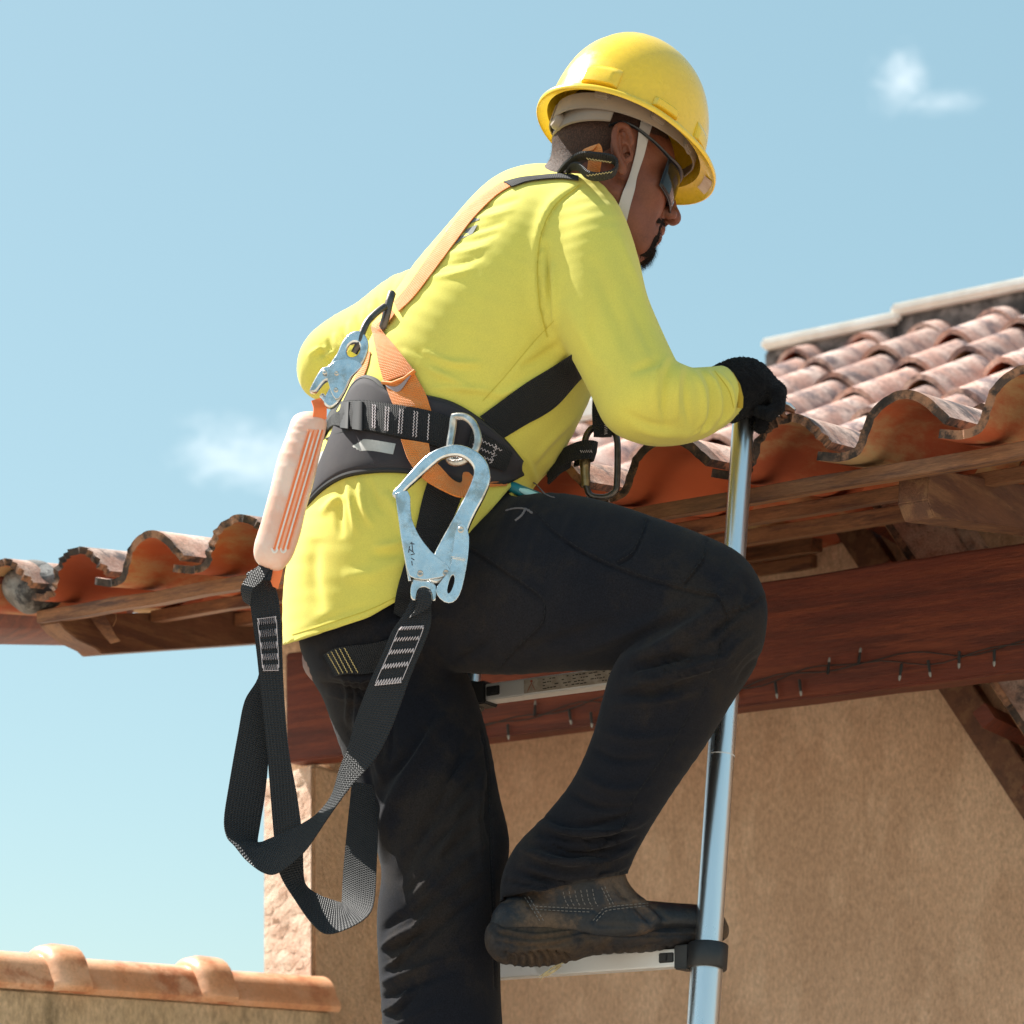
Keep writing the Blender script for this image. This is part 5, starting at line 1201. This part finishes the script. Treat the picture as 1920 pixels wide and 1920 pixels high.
# shoulder web over the collar, keeper loop standing behind the neck
strap('shoulder_strap', [(944, 341), (975, 333), (1010, 329), (1048, 326), (1085, 330)], [(960, 350), (985, 341), (1015, 336), (1050, 334), (1085, 338)], M_['web_black'], .007, .003, ds=8, dfix=4.0)
def px3(pts, sub=6): return [P(*q) for q in crom(pts, sub)]
lp = px3([(1045, 328, 3.95), (1062, 308, 3.92), (1088, 292, 3.90), (1120, 293, 3.89), (1148, 298, 3.885), (1157, 310, 3.885), (1148, 325, 3.885), (1120, 331, 3.89), (1100, 326, 3.895), (1085, 312, 3.905), (1070, 313, 3.92), (1062, 326, 3.94)])
mb = MB(); mb.ribbon([p+V((0, -.012, .0)) for p in lp], [p+V((0, .014, 0)) for p in lp], .0048); kl = mb.build('keeper_loop', M_['web_black'], har)
mb = MB()
for seg, dz in (((1100, 297), (1146, 304)), 3), (((1100, 329), (1148, 322)), -1):
    pts = []
    for k in range(17):
        t = k/16; pts.append(P(seg[0][0]+(seg[1][0]-seg[0][0])*t, seg[0][1]+(seg[1][1]-seg[0][1])*t+(2.0 if k % 2 else -1), 3.873))
    mb.tube(pts, .0006, 4)
tag(mb.build('stitching', M_['thread_y'], kl), kind='stuff')
ot = px3([(1102, 285, 3.915), (1113, 274, 3.91), (1119, 290, 3.91), (1115, 320, 3.915), (1110, 338, 3.92)])
mb = MB(); mb.ribbon([p+V((-.012, .01, 0)) for p in ot], [p+V((.008, -.008, 0)) for p in ot], .002); mb.build('orange_tab', M_['web_orange'], har)
# back plate and the bent rod of its ring
mb = MB(); mb.tube(px3([(736, 546, 3.90), (730, 566, 3.895), (724, 592, 3.895), (717, 618, 3.90)]), [.0032]+[.0062]*17+[.0032], 10, flat=.7); mb.build('back_plate', M_['dark_steel'], har)
mb = MB(); mb.tube(px3([(722, 574, 3.885), (706, 586, 3.875), (690, 602, 3.865), (680, 622, 3.86), (674, 642, 3.86), (664, 662, 3.865)], 5), .0052, 10, flat=.8); mb.build('back_ring', M_['dark_steel'], har)
# side ring
ring = px3([(851, 781, 3.872), (872, 782, 3.868), (888, 795, 3.862), (896, 818, 3.86), (893, 840, 3.86), (880, 858, 3.86), (860, 867, 3.862), (843, 862, 3.866), (843, 838, 3.872), (848, 806, 3.875), (851, 781, 3.872)], 5)[:-1]
mb = MB(); mb.tube(ring, .0056, 10, closed=True, flat=.75, upv=V((0, -1, 0))); mb.build('side_ring', M_['steel'], har)
# orange leg loop under the belt, and the black leg straps
ol = [(752, 824, 3.885), (766, 862, 3.875), (792, 896, 3.868), (830, 919, 3.862), (864, 932, 3.862), (884, 920, 3.866), (887, 896, 3.874), (880, 886, 3.885)]; orr = [(804, 832, 3.885), (809, 858, 3.882), (826, 876, 3.882), (846, 898, 3.884), (860, 906, 3.888), (867, 903, 3.890), (868, 892, 3.892), (870, 886, 3.893)]
mb = MB(); mb.ribbon(px3(ol), px3(orr), .004); mb.build('leg_loop', M_['web_orange'], har)
strap('leg_strap', [(803, 898), (792, 935), (783, 975), (772, 1020), (757, 1062), (744, 1110), (738, 1150)], [(866, 932), (850, 972), (836, 1010), (818, 1045), (795, 1090), (782, 1130), (776, 1170)], M_['web_black'], .006, .0026, ALL, ds=10)
ls, a3, b3 = strap('leg_strap', [(606, 1228), (628, 1216), (655, 1211), (700, 1206), (760, 1190)], [(628, 1268), (650, 1264), (680, 1264), (715, 1258), (765, 1246)], M_['web_black'], .005, .0026, ds=6)
zig('stitching', a3, b3, [(2+k*2.0, 2.6+k*2.0, .05, .95) for k in range(5)], M_['thread_y'], ls, .0007, True, 9, .35, .0022)
strap('thigh_strap', [(905, 905), (930, 903), (952, 905)], [(905, 914), (930, 912), (950, 911)], M_['web_orange'], .004, .002, ALL, ds=2)

# ------------------------------------------------------------------ carabiner at the chest with its web loops
cb = thing('carabiner', P(1127, 860, 4.06), 'dark steel screw-gate carabiner hanging at the worker chest', 'carabiner')
cr = px3([(1098, 880, 4.06), (1096, 845, 4.06), (1098, 822, 4.06), (1107, 806, 4.06), (1120, 800, 4.06), (1136, 801, 4.06), (1150, 808, 4.06), (1157, 825, 4.06), (1158, 860, 4.06), (1157, 900, 4.06), (1154, 920, 4.06), (1140, 931, 4.06), (1122, 933, 4.06), (1106, 928, 4.06), (1099, 910, 4.06)], 4)
mb = MB(); mb.tube(cr, .0052, 10, closed=True); mb.build('carabiner_body', M_['dark_steel'], cb)
mb = MB(); mb.tube(px3([(1097, 861, 4.06), (1097, 874, 4.06), (1097.2, 874.5, 4.06), (1097, 890, 4.06), (1098, 892, 4.06), (1098, 912, 4.06)], 2), [.0085, .0085, .0085, .0085, .0078, .0078, .0074, .0074, .0074, .0074, .0066], 14); mb.build('screw_sleeve', M_['brass'], cb)
strap_p = px3([(1128, 745, 4.05), (1127, 770, 4.048), (1128, 795, 4.045), (1130, 812, 4.045), (1130, 818, 4.055), (1131, 808, 4.07), (1130, 780, 4.075)])
mb = MB(); mb.ribbon([p-V((.014, 0, 0)) for p in strap_p], [p+V((.014, 0, 0)) for p in strap_p], .004); w3 = mb.build('web_loop', M_['web_black'], har)
mb = MB(); mb.tube([P(1136+(3 if k % 2 else -3), 790+k*2.0, 4.040) for k in range(13)], .0006, 4); tag(mb.build('stitching', M_['thread_w'], w3), kind='stuff')
wl_ = px3([(1030, 878, 4.07), (1055, 858, 4.05), (1080, 846, 4.04), (1104, 843, 4.035), (1115, 846, 4.045), (1108, 850, 4.07), (1080, 858, 4.085)])
mb = MB(); mb.ribbon([p+V((.003, 0, .014)) for p in wl_], [p-V((.003, 0, .014)) for p in wl_], .007); w4 = mb.build('web_loop', M_['web_black'], har)
wl2 = px3([(1030, 893, 4.06), (1050, 876, 4.055), (1070, 864, 4.06)]); mb = MB(); mb.ribbon([p+V((.002, 0, .012)) for p in wl2], [p-V((.002, 0, .012)) for p in wl2], .012); mb.build('web_loop', M_['web_black'], har)
mb = MB(); mb.tube([P(1088+k*2.0, 846+(2.6 if k % 2 else -2), 4.029) for k in range(12)], .0006, 4); tag(mb.build('stitching', M_['thread_w'], w4), kind='stuff')

# ------------------------------------------------------------------ tool in the pocket
M_['teal'] = material('teal plastic', (.012, .20, .24), .35); M_['mint'] = material('pale mint plastic', (.50, .82, .80), .4)
pk = thing('pocket_tool', surf(985, 922, .01, ALL), 'teal and mint tool handle sticking out of the trouser pocket', 'tool')
d0 = surf(975, 925, .012, ALL).y
mb = MB(); mb.tube([P(950, 908, d0), P(962, 914, d0), P(985, 924, d0), P(1012, 934, d0), P(1017, 936, d0)], [.0065, .0092, .0095, .0088, .006], 12, flat=.8); mb.build('handle', M_['teal'], pk)
mb = MB(); mb.tube([P(974, 917, d0-.006), P(988, 923, d0-.007), P(1006, 930, d0-.007), P(1013, 934, d0-.005)], [.003, .0062, .0058, .003], 10, flat=.6); mb.build('grip_inlay', M_['mint'], pk)
M_['frayed'] = material('frayed denim edge', (.15, .135, .145), .95, bump=.5, bscale=300)
for pts in ([(1000, 905), (1012, 912), (1016, 922), (1030, 930), (1040, 933)], [(948, 957), (965, 953), (985, 954), (998, 962)], [(985, 955), (978, 966), (966, 976)]):
    q = [surf(x, y, .0015, ALL) for x, y in crom(pts, 5)]; q = [p for p in q if p]
    mb = MB(); mb.tube(q, [.0012+.0010*math.sin(i*1.7)**2 for i in range(len(q))], 6, flat=.6); mb.build('pocket_edge', M_['frayed'], trousers_o)
stitches('seam_stitching', [[(x, y-5) for x, y in s_] for s_ in SEAMS[:6]], tr.tree, M_['thread'], trousers_o, .0007, 7, 4)
M_['print'] = material('faded print', (.20, .21, .20), .9)
for q in ([(874, 430), (896, 420), (886, 438), (866, 447)], [(886, 410), (904, 402), (898, 412), (880, 420)], [(852, 409), (864, 400), (862, 408), (850, 418)], [(838, 428), (850, 418), (846, 428), (834, 437)], [(806, 448), (818, 438), (814, 448), (802, 460)], [(858, 446), (872, 438), (862, 452), (850, 460)]):
    p = [surf(x, y, .0012, WB) for x, y in q]
    if all(p): mb = MB(); mb.add(p, [(0, 1, 2, 3)]); mb.build('print', M_['print'], shirt_o, smooth=False)

M_['seam_y'] = material('shirt seam', (.56, .47, .055), .9)
def seam(pts, r=.0008, off=.0006, tree=None, mat='seam_y', parent=None, name='seam'):
    q = [surf(x, y, off, tree or shirt.tree) for x, y in crom(pts, 10)]; q = [p for p in q if p]
    mb = MB(); run = [q[0]]
    for a in q[1:]:
        if (a-run[-1]).length > .03:
            if len(run) > 2: mb.tube(run, r, 5)
            run = [a]
        else: run.append(a)
    if len(run) > 2: mb.tube(run, r, 5)
    if mb.v: mb.build(name, M_[mat], parent or shirt_o)
seam([(1086, 347), (1040, 386), (1015, 440), (1008, 500), (1012, 570), (1026, 632)], .0008)
seam([(1038, 602), (1000, 642), (950, 702), (905, 752)], .0004); seam([(548, 1190), (600, 1174), (690, 1144), (745, 1118)], .0005); seam([(1376, 765), (1366, 730), (1340, 695)], .0005)
# ------------------------------------------------------------------ lanyard with energy absorber and two hooks
lan = thing('lanyard', P(560, 900, 3.90), 'shock-absorbing safety lanyard with black webbing legs and steel hooks', 'lanyard')
M_['sheath'] = material('milky clear sheath', (.82, .47, .35), .35, var=(.86, .62, .52), vscale=16, sss=.2, coat=.3)
M_['or_stripe'] = material('orange tear webbing', (.85, .20, .06), .6, bump=.4, bscale=300)
g = Grid(P(455, 1110, 3.82), P(640, 740, 4.0), .0028)
g.loft([(556, 780, 606, 778, 3.885, .010), (547, 788, 614, 794, 3.882, .016), (538, 812, 608, 825, 3.878, .018), (516, 875, 594, 888, 3.872, .019), (494, 955, 571, 970, 3.868, .019), (477, 1018, 551, 1035, 3.866, .018), (478, 1046, 538, 1056, 3.866, .014), (492, 1058, 530, 1064, 3.866, .010)], 3, 0)
v, f = g.nets(); pk_ = Soft(v, f); pk_.smooth(2); pk_.rumple(.0012, 60, 9); pk_.bvh()
pack = pk_.build('absorber_pack', M_['sheath'], lan)
def stripe(x0, x1, w_):       # thin orange webbing edges showing through, running the length of the pack
    pts = [surf(x0+(x1-x0)*k/14, 806+(1030-806)*k/14, .0006, pk_.tree) for k in range(15)]
    mb = MB(); mb.tube([p for p in pts if p], w_, 6, flat=.5); mb.build('orange_stripe', M_['or_stripe'], pack)
strap_b = laid([(577-66*k/6, 804+222*k/6) for k in range(7)], [(610-66*k/6, 808+222*k/6) for k in range(7)], .0006, pk_.tree, 3, 2)
M_['or_band'] = material('orange webbing under clear sheath', (.86, .36, .22), .45, var=(.86, .48, .34), vscale=30, coat=.3)
mb = MB(); mb.ribbon(strap_b[0], strap_b[1], .0012, mids=strap_b[2]); mb.build('orange_band', M_['or_band'], pack)
for k in range(4): stripe(580+k*8.2, 514+k*8.2, .0017)
M_['white_web'] = material('white web edge', (.80, .74, .70), .7)
for k in range(3):
    pts = [surf(584+k*8.2-66*q/14, 806+224*q/14, .0004, pk_.tree) for q in range(15)]; mb = MB(); mb.tube([p for p in pts if p], .0014, 6, flat=.5); mb.build('white_web', M_['white_web'], pack)
for x in (515, 531):
    pts = [surf(x+math.cos(t)*5, 1028+math.sin(t)*8, .0004, pk_.tree) for t in np.linspace(0, math.pi, 7)]; mb = MB(); mb.tube([p for p in pts if p], .0016, 6, flat=.5); mb.build('white_web', M_['white_web'], pack)
def edge_ribbon(name, st, mat, parent, thick=.0028, sub=6):
    q = crom(st, sub); mb = MB(); L_ = [P(a[0], a[1], a[2]) for a in q]; R_ = [P(a[3], a[4], a[5]) for a in q]; mb.ribbon(L_, R_, thick); return mb.build(name, mat, parent), L_, R_
edge_ribbon('orange_end', [(494, 1056, 3.864, 532, 1058, 3.868), (502, 1076, 3.866, 528, 1080, 3.87), (512, 1100, 3.872, 521, 1104, 3.876)], M_['or_stripe'], lan, .004)
edge_ribbon('orange_loop', [(584, 752, 3.872, 606, 746, 3.88), (588, 766, 3.868, 612, 764, 3.876), (586, 784, 3.872, 612, 786, 3.878)], M_['or_stripe'], lan, .004)
mb = MB(); mb.tube(px3([(604, 742, 3.868), (612, 752, 3.862), (621, 757, 3.862), (629, 750, 3.866), (632, 738, 3.87)]), .0042, 10); mb.build('swivel_ring', M_['zinc'], lan)
edge_ribbon('web_knot', [(470, 1100, 3.862, 462, 1075, 3.87), (478, 1090, 3.856, 490, 1062, 3.862), (508, 1088, 3.856, 512, 1068, 3.862)], M_['web_lanyard'], lan)
edge_ribbon('web_knot', [(486, 1060, 3.866, 508, 1064, 3.86), (466, 1078, 3.858, 490, 1090, 3.852), (452, 1102, 3.858, 474, 1106, 3.85), (456, 1126, 3.868, 470, 1136, 3.862)], M_['web_lanyard'], lan)
LA = [(463, 1092, 3.880, 511, 1082, 3.880), (470, 1140, 3.878, 524, 1132, 3.878), (480, 1215, 3.876, 529, 1212, 3.876), (488, 1290, 3.876, 532, 1290, 3.876), (500, 1400, 3.880, 541, 1402, 3.880), (508, 1500, 3.886, 557, 1492, 3.882), (515, 1580, 3.890, 567, 1570, 3.880), (524, 1638, 3.885, 569, 1628, 3.885), (554, 1688, 3.868, 574, 1660, 3.900), (584, 1730, 3.860, 600, 1679, 3.915), (612, 1751, 3.858, 624, 1688, 3.92), (652, 1741, 3.862, 638, 1692, 3.93), (688, 1719, 3.885, 641, 1690, 3.945), (702, 1688, 3.92, 643, 1645, 3.955), (707, 1610, 3.955, 649, 1570, 3.965), (710, 1540, 3.975, 655, 1510, 3.975), (712, 1475, 3.985, 660, 1465, 3.985)]
la, aL_, aR_ = edge_ribbon('web_leg', LA, M_['web_lanyard'], lan)
LB = [(480, 1180, 3.895, 520, 1180, 3.89), (486, 1262, 3.898, 512, 1262, 3.894), (459, 1313, 3.892, 500, 1322, 3.90), (446, 1376, 3.888, 504, 1400, 3.902), (430, 1467, 3.884, 498, 1482, 3.900), (420, 1535, 3.878, 488, 1545, 3.900), (425, 1568, 3.868, 483, 1578, 3.900), (440, 1586, 3.860, 490, 1579, 3.895), (463, 1614, 3.855, 502, 1574, 3.885), (495, 1637, 3.852, 535, 1560, 3.875), (523, 1636, 3.850, 564, 1546, 3.868), (570, 1598, 3.848, 596, 1524, 3.862), (616, 1532, 3.845, 622, 1490, 3.860), (657, 1476, 3.842, 637, 1440, 3.858), (705, 1421, 3.842, 654, 1396, 3.855), (737, 1358, 3.842, 667, 1348, 3.853), (768, 1273, 3.842, 692, 1282, 3.850), (790, 1220, 3.843, 717, 1226, 3.848), (806, 1178, 3.845, 736, 1182, 3.847), (809, 1148, 3.848, 758, 1150, 3.848), (806, 1118, 3.850, 778, 1110, 3.850)]
lb_, bL_, bR_ = edge_ribbon('web_leg', LB, M_['web_lanyard'], lan)
def idx(st, k): return k*6
def block(L_, R_, u0, u1, parent, n=5, side=1):       # box stitching with five zigzag bars
    rows = [(u0+(u1-u0)*k/(n-1),)*2+(.20, .82) for k in range(n)]
    zig('stitching', L_, R_, rows, M_['thread_w'], parent, .0012, True, 9, .95*side, .0024)
    mb = MB()
    for v_ in (.18, .84): mb.tube([on(L_, R_, u0+(u1-u0)*k/16, v_, .0022) for k in range(17)], .0005, 4)
    for u in (u0-.4, u1+.4): mb.tube([on(L_, R_, u, .18+.66*k/6, .0022) for k in range(7)], .0005, 4)
    tag(mb.build('stitching', M_['thread_w'], parent), kind='stuff')
block(aL_, aR_, 8.3, 15.2, la); block(bL_, bR_, 96.0, 108.5, lb_)
zig('stitching', aL_, aR_, [(90, 90, .1, .9), (93.5, 93.5, .1, .9)], M_['thread_w'], la, .0009, True, 8, .5, -.003)
mb = MB(); mb.tube(px3([(797, 1118, 3.838), (786, 1122, 3.834), (779, 1132, 3.834), (783, 1140, 3.836)]), [.006]*19, 8, flat=.6); 
edge_ribbon('web_bight', [(776, 1150, 3.845, 762, 1162, 3.846), (781, 1130, 3.836, 806, 1138, 3.836), (784, 1108, 3.838, 808, 1112, 3.838), (790, 1100, 3.852, 806, 1103, 3.852)], M_['web_lanyard'], lan)
# large scaffold hook
hk = lan; HD_ = 3.850
outer = [(740, 936), (735, 930), (737, 921), (745, 915), (770, 885), (800, 853), (830, 838), (860, 833), (893, 845), (912, 863), (920, 887), (920, 907), (907, 937), (890, 967), (877, 997), (872, 1028), (858, 1060), (840, 1085), (820, 1098), (800, 1090), (812, 1045), (816, 1034), (853, 967), (873, 930), (887, 897), (889, 880), (877, 864), (857, 855), (830, 860), (807, 879), (780, 904), (762, 920), (756, 930), (750, 940)]
def roundp(lp, it=2):
    for _ in range(it):
        o = []
        for i in range(len(lp)):
            a, b = lp[i], lp[(i+1) % len(lp)]; o += [(a[0]*.75+b[0]*.25, a[1]*.75+b[1]*.25), (a[0]*.25+b[0]*.75, a[1]*.25+b[1]*.75)]
        lp = o
    return lp
pxplate('hook_body', [roundp(outer)], HD_, .012, .0035, M_['zinc'], hk)
gate = [(743, 926), (752, 921), (769, 921), (770, 967), (778, 990), (790, 1012), (813, 1040), (838, 1058), (845, 1070), (840, 1078), (828, 1083), (808, 1086), (795, 1088), (772, 1084), (765, 1076), (758, 1040), (752, 1000)]
pxplate('hook_gate', [roundp(gate, 1)], HD_-.009, .0035, .0009, M_['zinc'], hk)
pxplate('hook_gate', [[(741, 928), (746, 926), (768, 1078), (772, 1092), (766, 1092), (752, 1010)]], HD_-.002, .016, .001, M_['zinc'], hk)
lever = [(855, 984), (868, 981), (880, 998), (879, 1036), (873, 1075), (864, 1113), (853, 1129), (837, 1132), (821, 1120), (816, 1104), (830, 1086), (844, 1068), (849, 1040)]
slot = [(851, 1078), (853, 1088), (848, 1105), (842, 1114), (838, 1110), (841, 1094), (846, 1080)]
pxplate('hook_lever', [roundp(lever, 1), roundp(slot, 1)], HD_-.0135, .003, .0008, M_['zinc'], hk)
mb = MB(); mb.box(P(860, 1043, HD_-.016), (V((.98, 0, -.18)), V((0, 1, 0)), V((.18, 0, .98))), (.0105, .004, .004)); mb.build('hook_spring_pin', M_['zinc'], hk, bevel=.0015)
eye_o = [(774, 1084), (800, 1088), (818, 1096), (821, 1112), (818, 1128), (809, 1128), (809, 1116), (804, 1106), (794, 1102), (785, 1107), (782, 1120), (781, 1128), (771, 1126), (769, 1108), (772, 1094)]
pxplate('hook_eye', [roundp(eye_o, 1)], HD_-.001, .008, .002, M_['zinc'], hk)
for x, y, dd in ((788, 1075, .0115), (836, 1074, .0115), (864, 993, .016)):
    mb = MB(); mb.lathe([(.0, .0), (.0046, .0), (.0046, .0012), (.0034, .0022), (.0022, .0016), (.0, .0016)], P(x, y, HD_-dd+.0008), (V((1, 0, 0)), V((0, 0, 1)), V((0, -1, 0))), 16); mb.build('rivet', M_['steel'], hk)
mb = MB(); rl = random.Random(4)
for pts in ([(769, 1018), (777, 1020)], [(772, 1016), (774, 1034)], [(768, 1030), (776, 1036)], [(770, 1040), (778, 1038)], [(771, 1046), (777, 1050)], [(772, 1052), (773, 1060)], [(768, 1024), (766, 1036)]):
    mb.tube([P(x, y, HD_-.0112) for x, y in pts], .0007, 4, flat=.4)
M_['ink2'] = material('marker ink', (.04, .035, .045), .7); tag(mb.build('marking', M_['ink2'], hk), kind='stuff')
# smaller snap hook clipped to the back ring
so2 = [(633, 664), (640, 645), (652, 629), (666, 621), (681, 624), (691, 638), (692, 655), (684, 680), (672, 694), (660, 708), (650, 732), (636, 757), (622, 768), (610, 764), (606, 752), (613, 738), (620, 726), (618, 715), (610, 716), (600, 728), (593, 738), (582, 738), (580, 732), (597, 700), (606, 690), (617, 688), (624, 676)]
hol = [(650, 658), (656, 648), (666, 643), (674, 648), (676, 658), (670, 668), (660, 672), (652, 668)]
sd = 3.862
pxplate('snap_hook', [roundp(so2, 2), roundp(hol, 1)], sd, .012, .003, M_['zinc'], lan)
pxplate('snap_cheek', [roundp([(626, 676), (660, 672), (682, 684), (670, 696), (655, 710), (645, 735), (632, 752), (622, 740), (612, 705), (616, 690)], 1)], sd-.008, .003, .0008, M_['zinc'], lan)
for x, y in ((609, 698), (631, 700), (630, 731)):
    mb = MB(); mb.lathe([(.0, .0), (.0036, .0), (.0036, .0012), (.0022, .0022), (.0, .0016)], P(x, y, sd-.0095), (V((1, 0, 0)), V((0, 0, 1)), V((0, -1, 0))), 14); mb.build('rivet', M_['steel'], lan)
